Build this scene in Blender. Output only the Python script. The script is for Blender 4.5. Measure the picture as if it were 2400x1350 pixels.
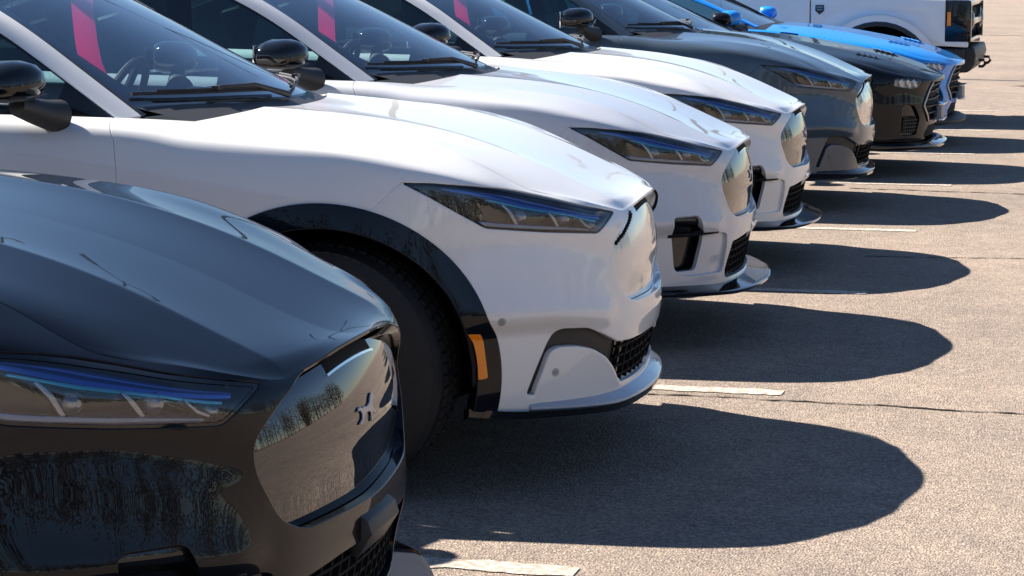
import bpy, bmesh, math, random
import numpy as np
from mathutils import Vector, Matrix

# ---------------------------------------------------------------- surfaces
def basis(t):
    return np.array([(1-t)**3, 3*t**3-6*t*t+4, -3*t**3+3*t*t+3*t+1, t**3]).T/6.0
def ext(P, sym0, sym1, sy):
    """ghost control points at both ends of axis 0 (mirror in y, or straight extrapolation)"""
    m = np.array([1, -1, 1.0])
    a = P[1]*m if sym0 else 2*P[0]-P[1]
    b = P[-2]*m if sym1 else 2*P[-1]-P[-2]
    return np.concatenate([a[None], P, b[None]], 0)
def ev(P, params, sym):
    Q = ext(P, sym[0], sym[1], None); n = len(P)-1
    k = np.minimum(params.astype(int), n-1); B = basis(params-k)
    sh = (len(params),)+(1,)*(P.ndim-1)
    return sum(B[:, i].reshape(sh)*Q[k+i] for i in range(4))
def fit(P, sym=((0,0),(0,0)), it=12, w=.9):
    P = np.asarray(P, float); C = P.copy()
    nu, nv = P.shape[:2]
    for _ in range(it):
        S = ev(C, np.arange(nu)*1.0, sym[0])
        S = np.swapaxes(ev(np.swapaxes(S, 0, 1), np.arange(nv)*1.0, sym[1]), 0, 1)
        C = C+w*(P-S)
    return C
def surf(C, u, v, sym=((0,0),(0,0))):
    S = ev(C, np.asarray(u, float), sym[0])
    return np.swapaxes(ev(np.swapaxes(S, 0, 1), np.asarray(v, float), sym[1]), 0, 1)
def grid_normals(S, u, v, flip=False):
    du = np.gradient(S, u, axis=0); dv = np.gradient(S, v, axis=1)
    n = np.cross(du, dv); n /= np.linalg.norm(n, axis=2, keepdims=True)+1e-12
    return -n if flip else n
class Pan:
    """triangle mesh with normals and attribute columns, to be cut along curves"""
    def __init__(s, V, N, A, T): s.V, s.N, s.A, s.T = V, N, A, T
    def copy(s): return Pan(s.V.copy(), s.N.copy(), s.A.copy(), s.T.copy())
def pan_grid(S, N, A, flip=False):
    nu, nv = S.shape[:2]; i = np.arange(nu*nv).reshape(nu, nv)
    a, b, c, d = i[:-1,:-1].ravel(), i[1:,:-1].ravel(), i[1:,1:].ravel(), i[:-1,1:].ravel()
    T = np.concatenate([np.stack([a,b,c],1), np.stack([a,c,d],1)])
    if flip: T = T[:, ::-1]
    return Pan(S.reshape(-1,3).copy(), N.reshape(-1,3).copy(), A.reshape(nu*nv,-1).copy(), T)
def clip(p, g):
    """keep the part with g >= 0 (g per vertex), cutting triangles along g = 0"""
    g = np.where(np.abs(g) < 1e-7, 1e-7, g)
    ins = g > 0; cnt = ins[p.T].sum(1)
    keep = p.T[cnt == 3]; X = p.T[(cnt == 1) | (cnt == 2)]
    if len(X) == 0: return compact(Pan(p.V, p.N, p.A, keep))
    xi = ins[X]; one = xi.sum(1) == 1
    lone = np.where(one, xi.argmax(1), (~xi).argmax(1))
    r = np.arange(len(X))
    l, m, n = X[r, lone], X[r, (lone+1) % 3], X[r, (lone+2) % 3]
    def cutv(a, b):
        lo, hi = np.minimum(a, b), np.maximum(a, b); return lo*len(p.V)+hi
    k1, k2 = cutv(l, m), cutv(l, n)
    uk, inv = np.unique(np.concatenate([k1, k2]), return_inverse=True)
    lo, hi = uk//len(p.V), uk % len(p.V); w = (g[lo]/(g[lo]-g[hi]))[:, None]
    base = len(p.V)
    V = np.concatenate([p.V, p.V[lo]*(1-w)+p.V[hi]*w]); N = np.concatenate([p.N, p.N[lo]*(1-w)+p.N[hi]*w])
    A = np.concatenate([p.A, p.A[lo]*(1-w)+p.A[hi]*w])
    c1, c2 = inv[:len(X)]+base, inv[len(X):]+base
    T = [keep, np.stack([l, c1, c2], 1)[one]]
    o = ~one
    T += [np.stack([c1, m, n], 1)[o], np.stack([c1, n, c2], 1)[o]]
    return compact(Pan(V, N, A, np.concatenate(T)))
def compact(p):
    if len(p.T) == 0: return Pan(p.V[:0], p.N[:0], p.A[:0], p.T)
    u, inv = np.unique(p.T, return_inverse=True)
    return Pan(p.V[u], p.N[u], p.A[u], inv.reshape(-1, 3))
def poly_sd(X, Y, poly):
    """signed distance to a closed polygon, positive inside"""
    P = np.asarray(poly, float); d = np.full(X.shape, 1e9); ins = np.zeros(X.shape, bool)
    for (x0, y0), (x1, y1) in zip(P, np.roll(P, -1, 0)):
        ex, ey = x1-x0, y1-y0; L = ex*ex+ey*ey+1e-12
        t = np.clip(((X-x0)*ex+(Y-y0)*ey)/L, 0, 1)
        d = np.minimum(d, np.hypot(X-x0-t*ex, Y-y0-t*ey))
        c = (y0 > Y) != (y1 > Y)
        with np.errstate(divide='ignore', invalid='ignore'):
            ins ^= c & (X < (x1-x0)*(Y-y0)/(y1-y0+1e-15)+x0)
    return np.where(ins, d, -d)
def round_poly(poly, r=.02, n=4):
    P = np.asarray(poly, float); out = []
    for i in range(len(P)):
        a, b, c = P[i-1], P[i], P[(i+1) % len(P)]
        la, lc = np.linalg.norm(a-b), np.linalg.norm(c-b); q = min(r, la*.45, lc*.45)
        p0, p2 = b+(a-b)/la*q, b+(c-b)/lc*q
        for k in range(n+1):
            t = k/n; out.append((1-t)**2*p0+2*t*(1-t)*b+t*t*p2)
    return np.array(out)
def offset(p, d):
    q = p.copy(); q.V = q.V+q.N*(np.asarray(d)[:, None] if np.ndim(d) else d); return q
def mirror(p):
    m = np.array([1, -1, 1.0]); return Pan(p.V*m, p.N*m, p.A.copy(), p.T[:, ::-1].copy())
def join(*ps):
    V, N, A, T = [], [], [], []; b = 0
    for p in ps:
        V.append(p.V); N.append(p.N); A.append(p.A[:, :1]); T.append(p.T+b); b += len(p.V)
    return Pan(np.concatenate(V), np.concatenate(N), np.concatenate(A), np.concatenate(T))
def both(p):
    q = join(p, mirror(p)); n = len(p.V); c = np.abs(p.V[:,1]) < 1e-6
    mp = np.arange(2*n); mp[n:][c] = np.arange(n)[c]; q.T = mp[q.T]; q.N[:n][c, 1] = 0
    return compact(q)
def biggest(p):
    lab = np.arange(len(p.V))
    while True:
        m = lab[p.T].min(1); new = lab.copy(); np.minimum.at(new, p.T.ravel(), np.repeat(m, 3)); new = new[new]
        if (new == lab).all(): break
        lab = new
    t = lab[p.T[:,0]]; u, c = np.unique(t, return_counts=True); p.T = p.T[t == u[c.argmax()]]; return compact(p)
def flange(p, depth=.02, r=.0015, skip=None):
    """turn the open edges inward: a tight radius, then a wall of the given depth"""
    T = p.T
    if len(T) == 0: return p
    E = np.concatenate([T[:, [0,1]], T[:, [1,2]], T[:, [2,0]]])
    k = np.minimum(E[:,0], E[:,1])*len(p.V)+np.maximum(E[:,0], E[:,1])
    _, idx, cn = np.unique(k, return_index=True, return_counts=True)
    B = E[idx[cn == 1]]
    if skip is not None: B = B[~(skip(p.V[B[:,0]]) & skip(p.V[B[:,1]]))]
    if len(B) == 0: return p
    ids = np.unique(B); mp = -np.ones(len(p.V), int); mp[ids] = np.arange(len(ids))
    out = np.zeros((len(ids), 3)); d = p.V[B[:,1]]-p.V[B[:,0]]
    nn = (p.N[B[:,0]]+p.N[B[:,1]])/2; o = np.cross(d, nn); o /= np.linalg.norm(o, axis=1, keepdims=True)+1e-12
    np.add.at(out, mp[B[:,0]], o); np.add.at(out, mp[B[:,1]], o)
    out /= np.linalg.norm(out, axis=1, keepdims=True)+1e-9
    Vb, Nb = p.V[ids], p.N[ids]; Nb = Nb/(np.linalg.norm(Nb, axis=1, keepdims=True)+1e-12)
    n0 = len(p.V); m = len(ids)
    r1 = Vb+out*r*.7-Nb*r*.3; r2 = Vb+out*r-Nb*r; r3 = Vb+out*r-Nb*depth
    V = np.concatenate([p.V, r1, r2, r3]); n45 = (out+Nb)*.7071
    N = np.concatenate([p.N, n45, out, out]); A = np.concatenate([p.A]+[p.A[ids]]*3)
    a, b = B[:,0], B[:,1]; ia, ib = mp[a], mp[b]; TT = [T]
    lay = [(a, b), (n0+ia, n0+ib), (n0+m+ia, n0+m+ib), (n0+2*m+ia, n0+2*m+ib)]
    for (x0, y0), (x1, y1) in zip(lay, lay[1:]):
        TT += [np.stack([y0, x0, x1], 1), np.stack([y0, x1, y1], 1)]
    return Pan(V, N, A, np.concatenate(TT))
def mesh_of(name, p, uv=None):
    me = bpy.data.meshes.new(name); T = p.T.astype(np.int32)
    me.vertices.add(len(p.V)); me.vertices.foreach_set('co', p.V.astype(np.float32).ravel())
    me.loops.add(3*len(T)); me.loops.foreach_set('vertex_index', T.ravel())
    me.polygons.add(len(T)); me.polygons.foreach_set('loop_start', np.arange(0, 3*len(T), 3, dtype=np.int32))
    me.update(calc_edges=True); me.validate()
    me.polygons.foreach_set('use_smooth', np.ones(len(me.polygons), bool))
    N = p.N/(np.linalg.norm(p.N, axis=1, keepdims=True)+1e-12)
    if len(me.polygons) == len(T): me.normals_split_custom_set_from_vertices(N.astype(np.float32))
    return me
scene = bpy.context.scene
for o in list(bpy.data.objects): bpy.data.objects.remove(o)
# ---------------------------------------------------------------- camera
FPX, VPU, VPV, CAMH = 5539.6, 2648.6, -88.8, 1.527
PITCH = math.atan2(675-VPV, FPX); YAW = math.atan2(VPU-1200, math.hypot(FPX, 675-VPV))
cd = bpy.data.cameras.new('camera'); cam = bpy.data.objects.new('camera', cd); scene.collection.objects.link(cam)
cd.sensor_width = 36; cd.lens = FPX/2400*36; cd.clip_start = .1; cd.clip_end = 2000
cam.location = (0, 0, CAMH); cam.rotation_euler = (math.pi/2-PITCH, 0, YAW); scene.camera = cam
# ---------------------------------------------------------------- light
SUN_EL, SUN_AZ = math.radians(41.4), math.radians(-16.5)      # direction the light travels, measured from +X
world = bpy.data.worlds.new('World'); scene.world = world; world.use_nodes = True
nt = world.node_tree; nt.nodes.clear()
sky = nt.nodes.new('ShaderNodeTexSky'); sky.sky_type = 'NISHITA'; sky.sun_disc = False
sky.sun_elevation = SUN_EL; sky.air_density = 1.0; sky.dust_density = .05; sky.ozone_density = 4.0; sky.altitude = 1200
bg = nt.nodes.new('ShaderNodeBackground'); wo = nt.nodes.new('ShaderNodeOutputWorld')
bg.inputs['Strength'].default_value = .052
nt.links.new(sky.outputs[0], bg.inputs[0]); nt.links.new(bg.outputs[0], wo.inputs[0])
L = Vector((math.cos(SUN_AZ)*math.cos(SUN_EL), math.sin(SUN_AZ)*math.cos(SUN_EL), -math.sin(SUN_EL)))
sky.sun_rotation = math.atan2(-L.x, -L.y)
sd = bpy.data.lights.new('sun', 'SUN'); sd.energy = 5.0; sd.angle = math.radians(.53); sd.color = (1, .93, .84)
so = bpy.data.objects.new('sun', sd); scene.collection.objects.link(so); so.location = (-30, 10, 30)
so.rotation_euler = L.to_track_quat('-Z', 'Y').to_euler()
vs = scene.view_settings; vs.view_transform = 'Standard'; vs.look = 'None'; vs.exposure = 1.54; vs.gamma = 1; vs.use_curve_mapping = False
scene.cycles.max_bounces = 10; scene.cycles.glossy_bounces = 6; scene.cycles.transmission_bounces = 8; scene.cycles.transparent_max_bounces = 16
scene.cycles.caustics_reflective = False; scene.cycles.caustics_refractive = False
# ---------------------------------------------------------------- objects
COL = scene.collection
def mat(name, base, rough=.5, metal=0, coat=0, coat_rough=.03, spec=.5, emit=None):
    m = bpy.data.materials.new(name); m.use_nodes = True; b = m.node_tree.nodes['Principled BSDF']
    b.inputs['Base Color'].default_value = (*base, 1); b.inputs['Roughness'].default_value = rough; b.inputs['Metallic'].default_value = metal
    b.inputs['Coat Weight'].default_value = coat; b.inputs['Coat Roughness'].default_value = coat_rough; b.inputs['Specular IOR Level'].default_value = spec
    return m
def noise_bump(m, scale, dist, detail=2):
    n = m.node_tree; b = n.nodes['Principled BSDF']
    tc = n.nodes.new('ShaderNodeTexCoord'); no = n.nodes.new('ShaderNodeTexNoise'); bu = n.nodes.new('ShaderNodeBump')
    no.inputs['Scale'].default_value = scale; no.inputs['Detail'].default_value = detail; bu.inputs['Distance'].default_value = dist
    n.links.new(tc.outputs['Object'], no.inputs['Vector']); n.links.new(no.outputs[0], bu.inputs['Height']); n.links.new(bu.outputs[0], b.inputs['Normal'])
    return no
def glass(name, tint, ior=1.5, dark=(0,0,0), rough=0.0):
    m = bpy.data.materials.new(name); m.use_nodes = True; n = m.node_tree; n.nodes.clear()
    out = n.nodes.new('ShaderNodeOutputMaterial'); mx = n.nodes.new('ShaderNodeMixShader'); fr = n.nodes.new('ShaderNodeFresnel')
    tr = n.nodes.new('ShaderNodeBsdfTransparent'); gl = n.nodes.new('ShaderNodeBsdfGlossy'); fr.inputs['IOR'].default_value = ior
    geo = n.nodes.new('ShaderNodeNewGeometry'); inv = n.nodes.new('ShaderNodeVectorMath'); inv.operation = 'SCALE'
    # thin pane: the same mirror strength from both sides
    sg = n.nodes.new('ShaderNodeMath'); sg.operation = 'MULTIPLY_ADD'; sg.inputs[1].default_value = -2; sg.inputs[2].default_value = 1
    n.links.new(geo.outputs['Backfacing'], sg.inputs[0]); n.links.new(geo.outputs['Normal'], inv.inputs[0]); n.links.new(sg.outputs[0], inv.inputs['Scale'])
    tr.inputs[0].default_value = (*tint, 1); gl.inputs['Roughness'].default_value = rough
    lw = n.nodes.new('ShaderNodeLayerWeight'); lw.inputs['Blend'].default_value = .5
    pw = n.nodes.new('ShaderNodeMath'); pw.operation = 'POWER'; pw.inputs[1].default_value = 5
    ad = n.nodes.new('ShaderNodeMath'); ad.operation = 'MULTIPLY_ADD'; r0 = ((ior-1)/(ior+1))**2; ad.inputs[1].default_value = 1-r0; ad.inputs[2].default_value = r0; ad.use_clamp = True
    # both faces of the pane mirror: 2R / (1 + R)
    d1 = n.nodes.new('ShaderNodeMath'); d1.operation = 'ADD'; d1.inputs[1].default_value = 1; d2 = n.nodes.new('ShaderNodeMath'); d2.operation = 'DIVIDE'; d3 = n.nodes.new('ShaderNodeMath'); d3.operation = 'MULTIPLY'; d3.inputs[1].default_value = 2
    n.links.new(ad.outputs[0], d1.inputs[0]); n.links.new(ad.outputs[0], d2.inputs[0]); n.links.new(d1.outputs[0], d2.inputs[1]); n.links.new(d2.outputs[0], d3.inputs[0])
    n.links.new(lw.outputs['Facing'], pw.inputs[0]); n.links.new(pw.outputs[0], ad.inputs[0])
    n.links.new(d3.outputs[0], mx.inputs[0]); n.links.new(tr.outputs[0], mx.inputs[1]); n.links.new(gl.outputs[0], mx.inputs[2])
    n.links.new(mx.outputs[0], out.inputs[0])
    for x in (fr, geo, inv, sg): n.nodes.remove(x)
    return m
M = {}
M['paint_white'] = mat('white_paint', (.79,.778,.755), .42, 0, 1, .025)
M['paint_pearl'] = mat('pearl_white_paint', (.54,.555,.59), .42, .0, 1, .025)
M['paint_black'] = mat('black_paint', (.002,.003,.006), .35, 0, .62, .006, spec=.05)
M['paint_black'].node_tree.nodes['Principled BSDF'].inputs['Coat IOR'].default_value = 1.42
M['paint_grey'] = mat('dark_grey_paint', (.055,.080,.110), .38, .2, 1, .02, spec=.05)
M['paint_coal'] = mat('coal_black_paint', (.005,.006,.009), .38, 0, .5, .02, spec=.05)
M['paint_blue'] = mat('bright_blue_paint', (.0,.26,.80), .4, .05, 1, .02)
M['gloss_black'] = mat('gloss_black_plastic', (.006,.007,.009), .12, 0, 1, .02, spec=.05)
M['arch_gloss'] = mat('arch_trim_black', (.004,.005,.009), .12, 0, .5, .02, spec=.05)
M['panel_black'] = mat('gloss_grille_panel', (.095,.095,.10), .02, 1)
M['panel_bright'] = mat('dark_chrome_panel', (.18,.175,.17), .025, 1)
M['satin_black'] = mat('satin_black_plastic', (.018,.018,.02), .5)
M['dark'] = mat('matte_black', (.006,.006,.007), .8, spec=.2)
M['rubber'] = mat('tyre_rubber', (.011,.011,.012), .72); noise_bump(M['rubber'], 160, .002)
M['chrome'] = mat('chrome', (.75,.76,.78), .08, 1)
M['dull_metal'] = mat('satin_alloy', (.32,.33,.35), .3, 1)
M['alloy_dark'] = mat('dark_alloy', (.05,.05,.055), .3, .8)
M['amber'] = mat('amber_lens', (1.0,.27,.0), .25, 0, .3); 
M['wind'] = glass('windscreen_glass', (.74,.83,.86), 2.2); M['window'] = glass('side_glass', (.50,.68,.69)); M['lens'] = glass('lamp_lens', (.82,.86,.9), 1.55)
M['roof_glass'] = glass('tinted_roof_glass', (.62,.64,.65))
M['privacy'] = glass('privacy_glass', (.14,.17,.175))
M['badge'] = mat('smoked_badge', (.42,.42,.44), .38, .5)
M['mesh_gloss'] = mat('glossy_grille_plate', (.11,.105,.10), .16, 1)
M['lamp_pale'] = mat('lamp_reflector', (.78,.76,.73), .3, .0)
M['lamp_black'] = mat('lamp_housing', (.03,.022,.018), .18, .4)
M['drl'] = mat('light_guide', (.03,.12,.5), .1, .6, 1)  # iridescent reflection on the guide, painted in as blue
M['drl_teal'] = mat('light_guide_teal', (.05,.36,.45), .1, .6, 1)  # teal part of the same painted reflection
M['ledge'] = mat('lamp_ledge', (.16,.22,.34), .2, .7)
M['interior'] = mat('interior_trim', (.03,.032,.036), .7)
M['seat'] = mat('seat_vinyl', (.05,.052,.06), .55)
M['pink'] = mat('pink_vinyl', (1.0,.20,.50), .45)
_n = M['pink'].node_tree; _o = _n.nodes['Material Output']; _t = _n.nodes.new('ShaderNodeBsdfTranslucent'); _x = _n.nodes.new('ShaderNodeMixShader'); _t.inputs[0].default_value = (1.0,.17,.46,1); _x.inputs[0].default_value = .55
_n.links.new(_n.nodes['Principled BSDF'].outputs[0], _x.inputs[1]); _n.links.new(_t.outputs[0], _x.inputs[2]); _n.links.new(_x.outputs[0], _o.inputs[0])
M['lip'] = mat('pale_lip_plastic', (.34,.37,.42), .3, 0, 1, .03)  # white lip with the sky's reflection mixed into a grey-blue colour
M['pale'] = mat('plate_bracket_grey', (.30,.30,.31), .5)
M['film'] = mat('clear_film_white', (.66,.655,.645), .2, .12, 1, .02); noise_bump(M['film'], 7, .006, 1)
M['chrome_film'] = mat('creased_bright_film', (.55,.55,.56), .1, 1, .5, .02); noise_bump(M['chrome_film'], 13, .010, 1)
M['red'] = mat('red_caliper', (.45,.01,.03), .3, 0, .6)
def put(name, me, m, parent=None, label=None):
    o = bpy.data.objects.new(name, me); COL.objects.link(o)
    if isinstance(m, str): m = M[m]
    if me is not None and m is not None:
        if len(me.materials) == 0: me.materials.append(m)
        o.material_slots[0].link = 'OBJECT'; o.material_slots[0].material = m
    if parent is not None: o.parent = parent
    if label: o['label'] = label
    return o
def thing(name, label, cat, loc=(0,0,0), rz=0, group=None):
    o = bpy.data.objects.new(name, None); COL.objects.link(o); o.location = loc; o.rotation_euler = (0,0,rz); o.empty_display_size = .2
    o['label'] = label; o['category'] = cat
    if group: o['group'] = group
    return o
def bm_mesh(name, bm, smooth=True, bevel=0, seg=2, angle=35):
    if bevel: bmesh.ops.bevel(bm, geom=[e for e in bm.edges if len(e.link_faces) == 2 and e.calc_face_angle(0) > math.radians(angle)], offset=bevel, segments=seg, affect='EDGES', profile=.6)
    me = bpy.data.meshes.new(name); bm.to_mesh(me); bm.free()
    if smooth:
        me.polygons.foreach_set('use_smooth', np.ones(len(me.polygons), bool)); me.set_sharp_from_angle(angle=math.radians(angle))
    return me
def box(bm, c, s, rot=None, taper=None):
    r = bmesh.ops.create_cube(bm, size=1); vs = r['verts']
    for v in vs:
        k = 1.0 if taper is None or v.co.z < 0 else taper
        v.co = Vector((v.co.x*s[0]*k, v.co.y*s[1]*k, v.co.z*s[2]))
    if rot is not None: bmesh.ops.rotate(bm, verts=vs, cent=(0,0,0), matrix=rot)
    bmesh.ops.translate(bm, verts=vs, vec=c); return vs
def prism(bm, poly, a, b):
    """closed polygon in 3D points, swept from offset a to offset b"""
    va = [bm.verts.new(Vector(p)+Vector(a)) for p in poly]; vb = [bm.verts.new(Vector(p)+Vector(b)) for p in poly]
    n = len(poly); bm.faces.new(va); bm.faces.new(vb[::-1])
    for i in range(n): bm.faces.new([va[i], vb[i], vb[(i+1) % n], va[(i+1) % n]])
def fixn(bm): bmesh.ops.recalc_face_normals(bm, faces=bm.faces)
def tube(bm, pts, r, n=8, cap=True):
    pts = [Vector(p) for p in pts]; rings = []
    for i, p in enumerate(pts):
        d = (pts[min(i+1, len(pts)-1)]-pts[max(i-1, 0)]).normalized()
        s = d.cross(Vector((0,0,1))); s = s.normalized() if s.length > 1e-4 else Vector((1,0,0)); t = s.cross(d)
        rr = r[i] if hasattr(r, '__len__') else r
        rings.append([bm.verts.new(p+s*rr*math.cos(2*math.pi*k/n)+t*rr*math.sin(2*math.pi*k/n)) for k in range(n)])
    for a, b in zip(rings, rings[1:]):
        for k in range(n): bm.faces.new([a[k], a[(k+1) % n], b[(k+1) % n], b[k]])
    if cap: bm.faces.new(rings[0][::-1]); bm.faces.new(rings[-1])
def lathe_y(bm, prof, n=48, cx=0, cz=0):
    """profile of (y, radius) turned round the y axis"""
    rings = []
    for y, r in prof: rings.append([bm.verts.new((cx+r*math.cos(2*math.pi*k/n), y, cz+r*math.sin(2*math.pi*k/n))) for k in range(n)])
    for a, b in zip(rings, rings[1:]):
        for k in range(n): bm.faces.new([a[k], b[k], b[(k+1) % n], a[(k+1) % n]])
    return rings
# ---------------------------------------------------------------- ground
def ground_mat():
    m = mat('worn_asphalt', (.3,.26,.22), .9, spec=.1); n = m.node_tree; b = n.nodes['Principled BSDF']; N = n.nodes.new; Lk = n.links.new
    tc = N('ShaderNodeTexCoord')
    def noise(sc, det, rough=.55):
        t = N('ShaderNodeTexNoise'); t.inputs['Scale'].default_value = sc; t.inputs['Detail'].default_value = det; t.inputs['Roughness'].default_value = rough; Lk(tc.outputs['Object'], t.inputs['Vector']); return t
    vo = N('ShaderNodeTexVoronoi'); vo.inputs['Scale'].default_value = 135; Lk(tc.outputs['Object'], vo.inputs['Vector'])
    wn = N('ShaderNodeSeparateColor'); Lk(vo.outputs['Color'], wn.inputs[0])
    r1 = N('ShaderNodeValToRGB'); e = r1.color_ramp.elements; e[0].position = .0; e[0].color = (.19,.157,.133,1); e[1].position = 1; e[1].color = (.45,.365,.298,1)
    k = r1.color_ramp.elements.new(.30); k.color = (.26,.214,.18,1); k = r1.color_ramp.elements.new(.7); k.color = (.335,.274,.226,1)
    Lk(wn.outputs[0], r1.inputs[0])
    big = noise(.55, 4); med = noise(5, 5, .6); fine = noise(260, 2)
    def mixc(a, fac, col, typ='MULTIPLY'):
        x = N('ShaderNodeMix'); x.data_type = 'RGBA'; x.blend_type = typ; Lk(a, x.inputs[6]); 
        if hasattr(fac, 'links'): Lk(fac, x.inputs[0])
        else: x.inputs[0].default_value = fac
        if hasattr(col, 'links'): Lk(col, x.inputs[7])
        else: x.inputs[7].default_value = (*col, 1)
        return x.outputs[2]
    def ramp(src, p0, p1, c0=(0,0,0,1), c1=(1,1,1,1)):
        r = N('ShaderNodeValToRGB'); r.color_ramp.elements[0].position = p0; r.color_ramp.elements[1].position = p1; r.color_ramp.elements[0].color = c0; r.color_ramp.elements[1].color = c1; Lk(src, r.inputs[0]); return r.outputs[0]
    c = mixc(r1.outputs[0], 1.0, ramp(big.outputs[0], .3, .7, (.86,.86,.87,1), (1.10,1.08,1.06,1)))
    c = mixc(c, 1.0, ramp(med.outputs[0], .3, .7, (.86,.86,.87,1), (1.1,1.09,1.07,1)))
    c = mixc(c, 1.0, ramp(fine.outputs[0], .3, .7, (.80,.80,.80,1), (1.2,1.19,1.17,1)))
    Lk(c, b.inputs['Base Color'])
    bu = N('ShaderNodeBump'); bu.inputs['Distance'].default_value = .006; bu.inputs['Strength'].default_value = .9
    ad = N('ShaderNodeMath'); ad.operation = 'ADD'; Lk(vo.outputs['Distance'], ad.inputs[0]); Lk(fine.outputs[0], ad.inputs[1]); Lk(ad.outputs[0], bu.inputs['Height']); Lk(bu.outputs[0], b.inputs['Normal'])
    return m
bm = bmesh.new(); R_ = 600
for x0, x1, y0, y1 in ((-R_,R_,-R_,R_),): bm.faces.new([bm.verts.new(p) for p in ((x0,y0,0),(x1,y0,0),(x1,y1,0),(x0,y1,0))])
GM = ground_mat(); g = put('ground', bm_mesh('ground', bm, False), GM); g['kind'] = 'structure'
# ---------------------------------------------------------------- crossover body
PLAN = np.array([(0,0),(-.008,.17),(-.03,.335),(-.066,.46),(-.125,.57),(-.215,.67),(-.32,.755),(-.41,.81),(-.51,.856),(-.66,.9),(-.83,.92),
 (-1.05,.924),(-1.28,.92),(-1.47,.915),(-1.95,.912),(-2.5,.915),(-3.0,.92),(-3.45,.93),(-3.81,.935),(-4.15,.92),(-4.4,.87),(-4.58,.74),(-4.66,.5),(-4.69,.25),(-4.70,0)])
NS = len(PLAN)
KEYS = [0,3,6,8,10,13,16,18,20,24]
PROF = [
 [(-.022,.822),(-.005,.775),(0,.71),(.004,.63),(.003,.55),(.008,.47),(.0,.40),(-.02,.32),(-.035,.215)],
 [(-.022,.806),(-.006,.765),(0,.71),(.002,.63),(.002,.55),(.006,.47),(0,.40),(-.015,.33),(-.03,.22)],
 [(-.025,.888),(-.004,.835),(0,.77),(0,.69),(0,.60),(.002,.51),(0,.43),(-.003,.35),(-.010,.245)],
 [(-.092,.998),(-.04,.968),(-.010,.915),(.0,.84),(.005,.74),(.009,.62),(.010,.51),(.010,.39),(.004,.27)],
 [(-.135,1.05),(-.070,1.033),(-.028,.985),(-.004,.912),(.008,.83),(.013,.70),(.012,.56),(.005,.42),(-.008,.28)],
 [(-.085,1.078),(-.045,1.055),(-.018,.99),(-.003,.91),(.004,.80),(.004,.67),(-.003,.53),(-.018,.38),(-.05,.22)],
 [(-.10,1.115),(-.05,1.085),(-.018,1.01),(-.003,.91),(.004,.80),(.006,.67),(.002,.53),(-.018,.38),(-.05,.22)],
 [(-.17,1.15),(-.09,1.12),(-.03,1.04),(.002,.93),(.012,.83),(.014,.70),(.012,.56),(.0,.42),(-.02,.28)],
 [(-.12,1.14),(-.06,1.10),(-.02,1.03),(.0,.93),(.005,.83),(.004,.70),(.0,.56),(-.01,.42),(-.04,.30)],
 [(-.10,1.13),(-.04,1.10),(-.01,1.03),(.0,.93),(.005,.83),(.01,.70),(.01,.56),(-.02,.42),(-.08,.32)]]
EDGE = [(-.020,0,.820),(-.030,.17,.812),(-.053,.335,.794),(-.085,.44,.806),(-.15,.52,.832),(-.22,.595,.855),(-.30,.65,.878),(-.40,.655,.927),(-.51,.652,.976),
 (-.66,.655,1.017),(-.83,.665,1.040),(-1.05,.68,1.056),(-1.28,.70,1.066),(-1.46,.80,1.080)]
R1 = {5:(.655,.815),6:(.73,.842),7:(.77,.893),8:(.793,.944),9:(.815,.988),10:(.832,1.014),11:(.842,1.035),12:(.848,1.048)}
def side_net(PLAN, KEYS, PROF, EDGE, R1):
    NS = len(PLAN); d = np.gradient(PLAN, axis=0); d[0] = (0, 1); d[-1] = (0, -1)
    n = np.stack([d[:,1], -d[:,0]], 1); n /= np.linalg.norm(n, axis=1, keepdims=True)
    PR = np.array(PROF); s = np.arange(NS); P = np.zeros((NS, 9, 3))
    for j in range(9):
        off = np.interp(s, KEYS, PR[:, j, 0]); z = np.interp(s, KEYS, PR[:, j, 1])
        P[:, j, 0] = PLAN[:,0]+n[:,0]*off; P[:, j, 1] = -(PLAN[:,1]+n[:,1]*off); P[:, j, 2] = z
    for i, (x, y, zz) in enumerate(EDGE): P[i, 0] = (x, -y, zz)                  # hood edge and cut line
    for i, (y, zz) in R1.items(): P[i, 1, 1] = -y; P[i, 1, 2] = zz; P[i, 1, 0] = PLAN[i, 0]+(.02 if i < 8 else 0)
    P[0,:,1] = 0; P[-1,:,1] = 0
    return P
SYM_S = ((1,1),(0,0))
SIDE_P = side_net(PLAN, KEYS, PROF, EDGE, R1); SIDE_C = fit(SIDE_P, SYM_S)
SUB = [14]*10+[12]*3+[16]*4+[12]*7
U_S = np.concatenate([[i+k/SUB[i] for k in range(SUB[i])] for i in range(NS-1)]+[[NS-1.0]])
V_S = np.linspace(0, 8, 81)
S_SIDE = surf(SIDE_C, U_S, V_S, SYM_S); S_SIDE[0,:,1] = 0; S_SIDE[-1,:,1] = 0
def sm(x, a, b):
    t = np.clip((x-a)/(b-a), 0, 1); return t*t*(3-2*t)
ARC0 = np.concatenate([[0], np.cumsum(np.linalg.norm(np.diff(S_SIDE[:, 40, :2], axis=0), axis=1))])
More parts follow.
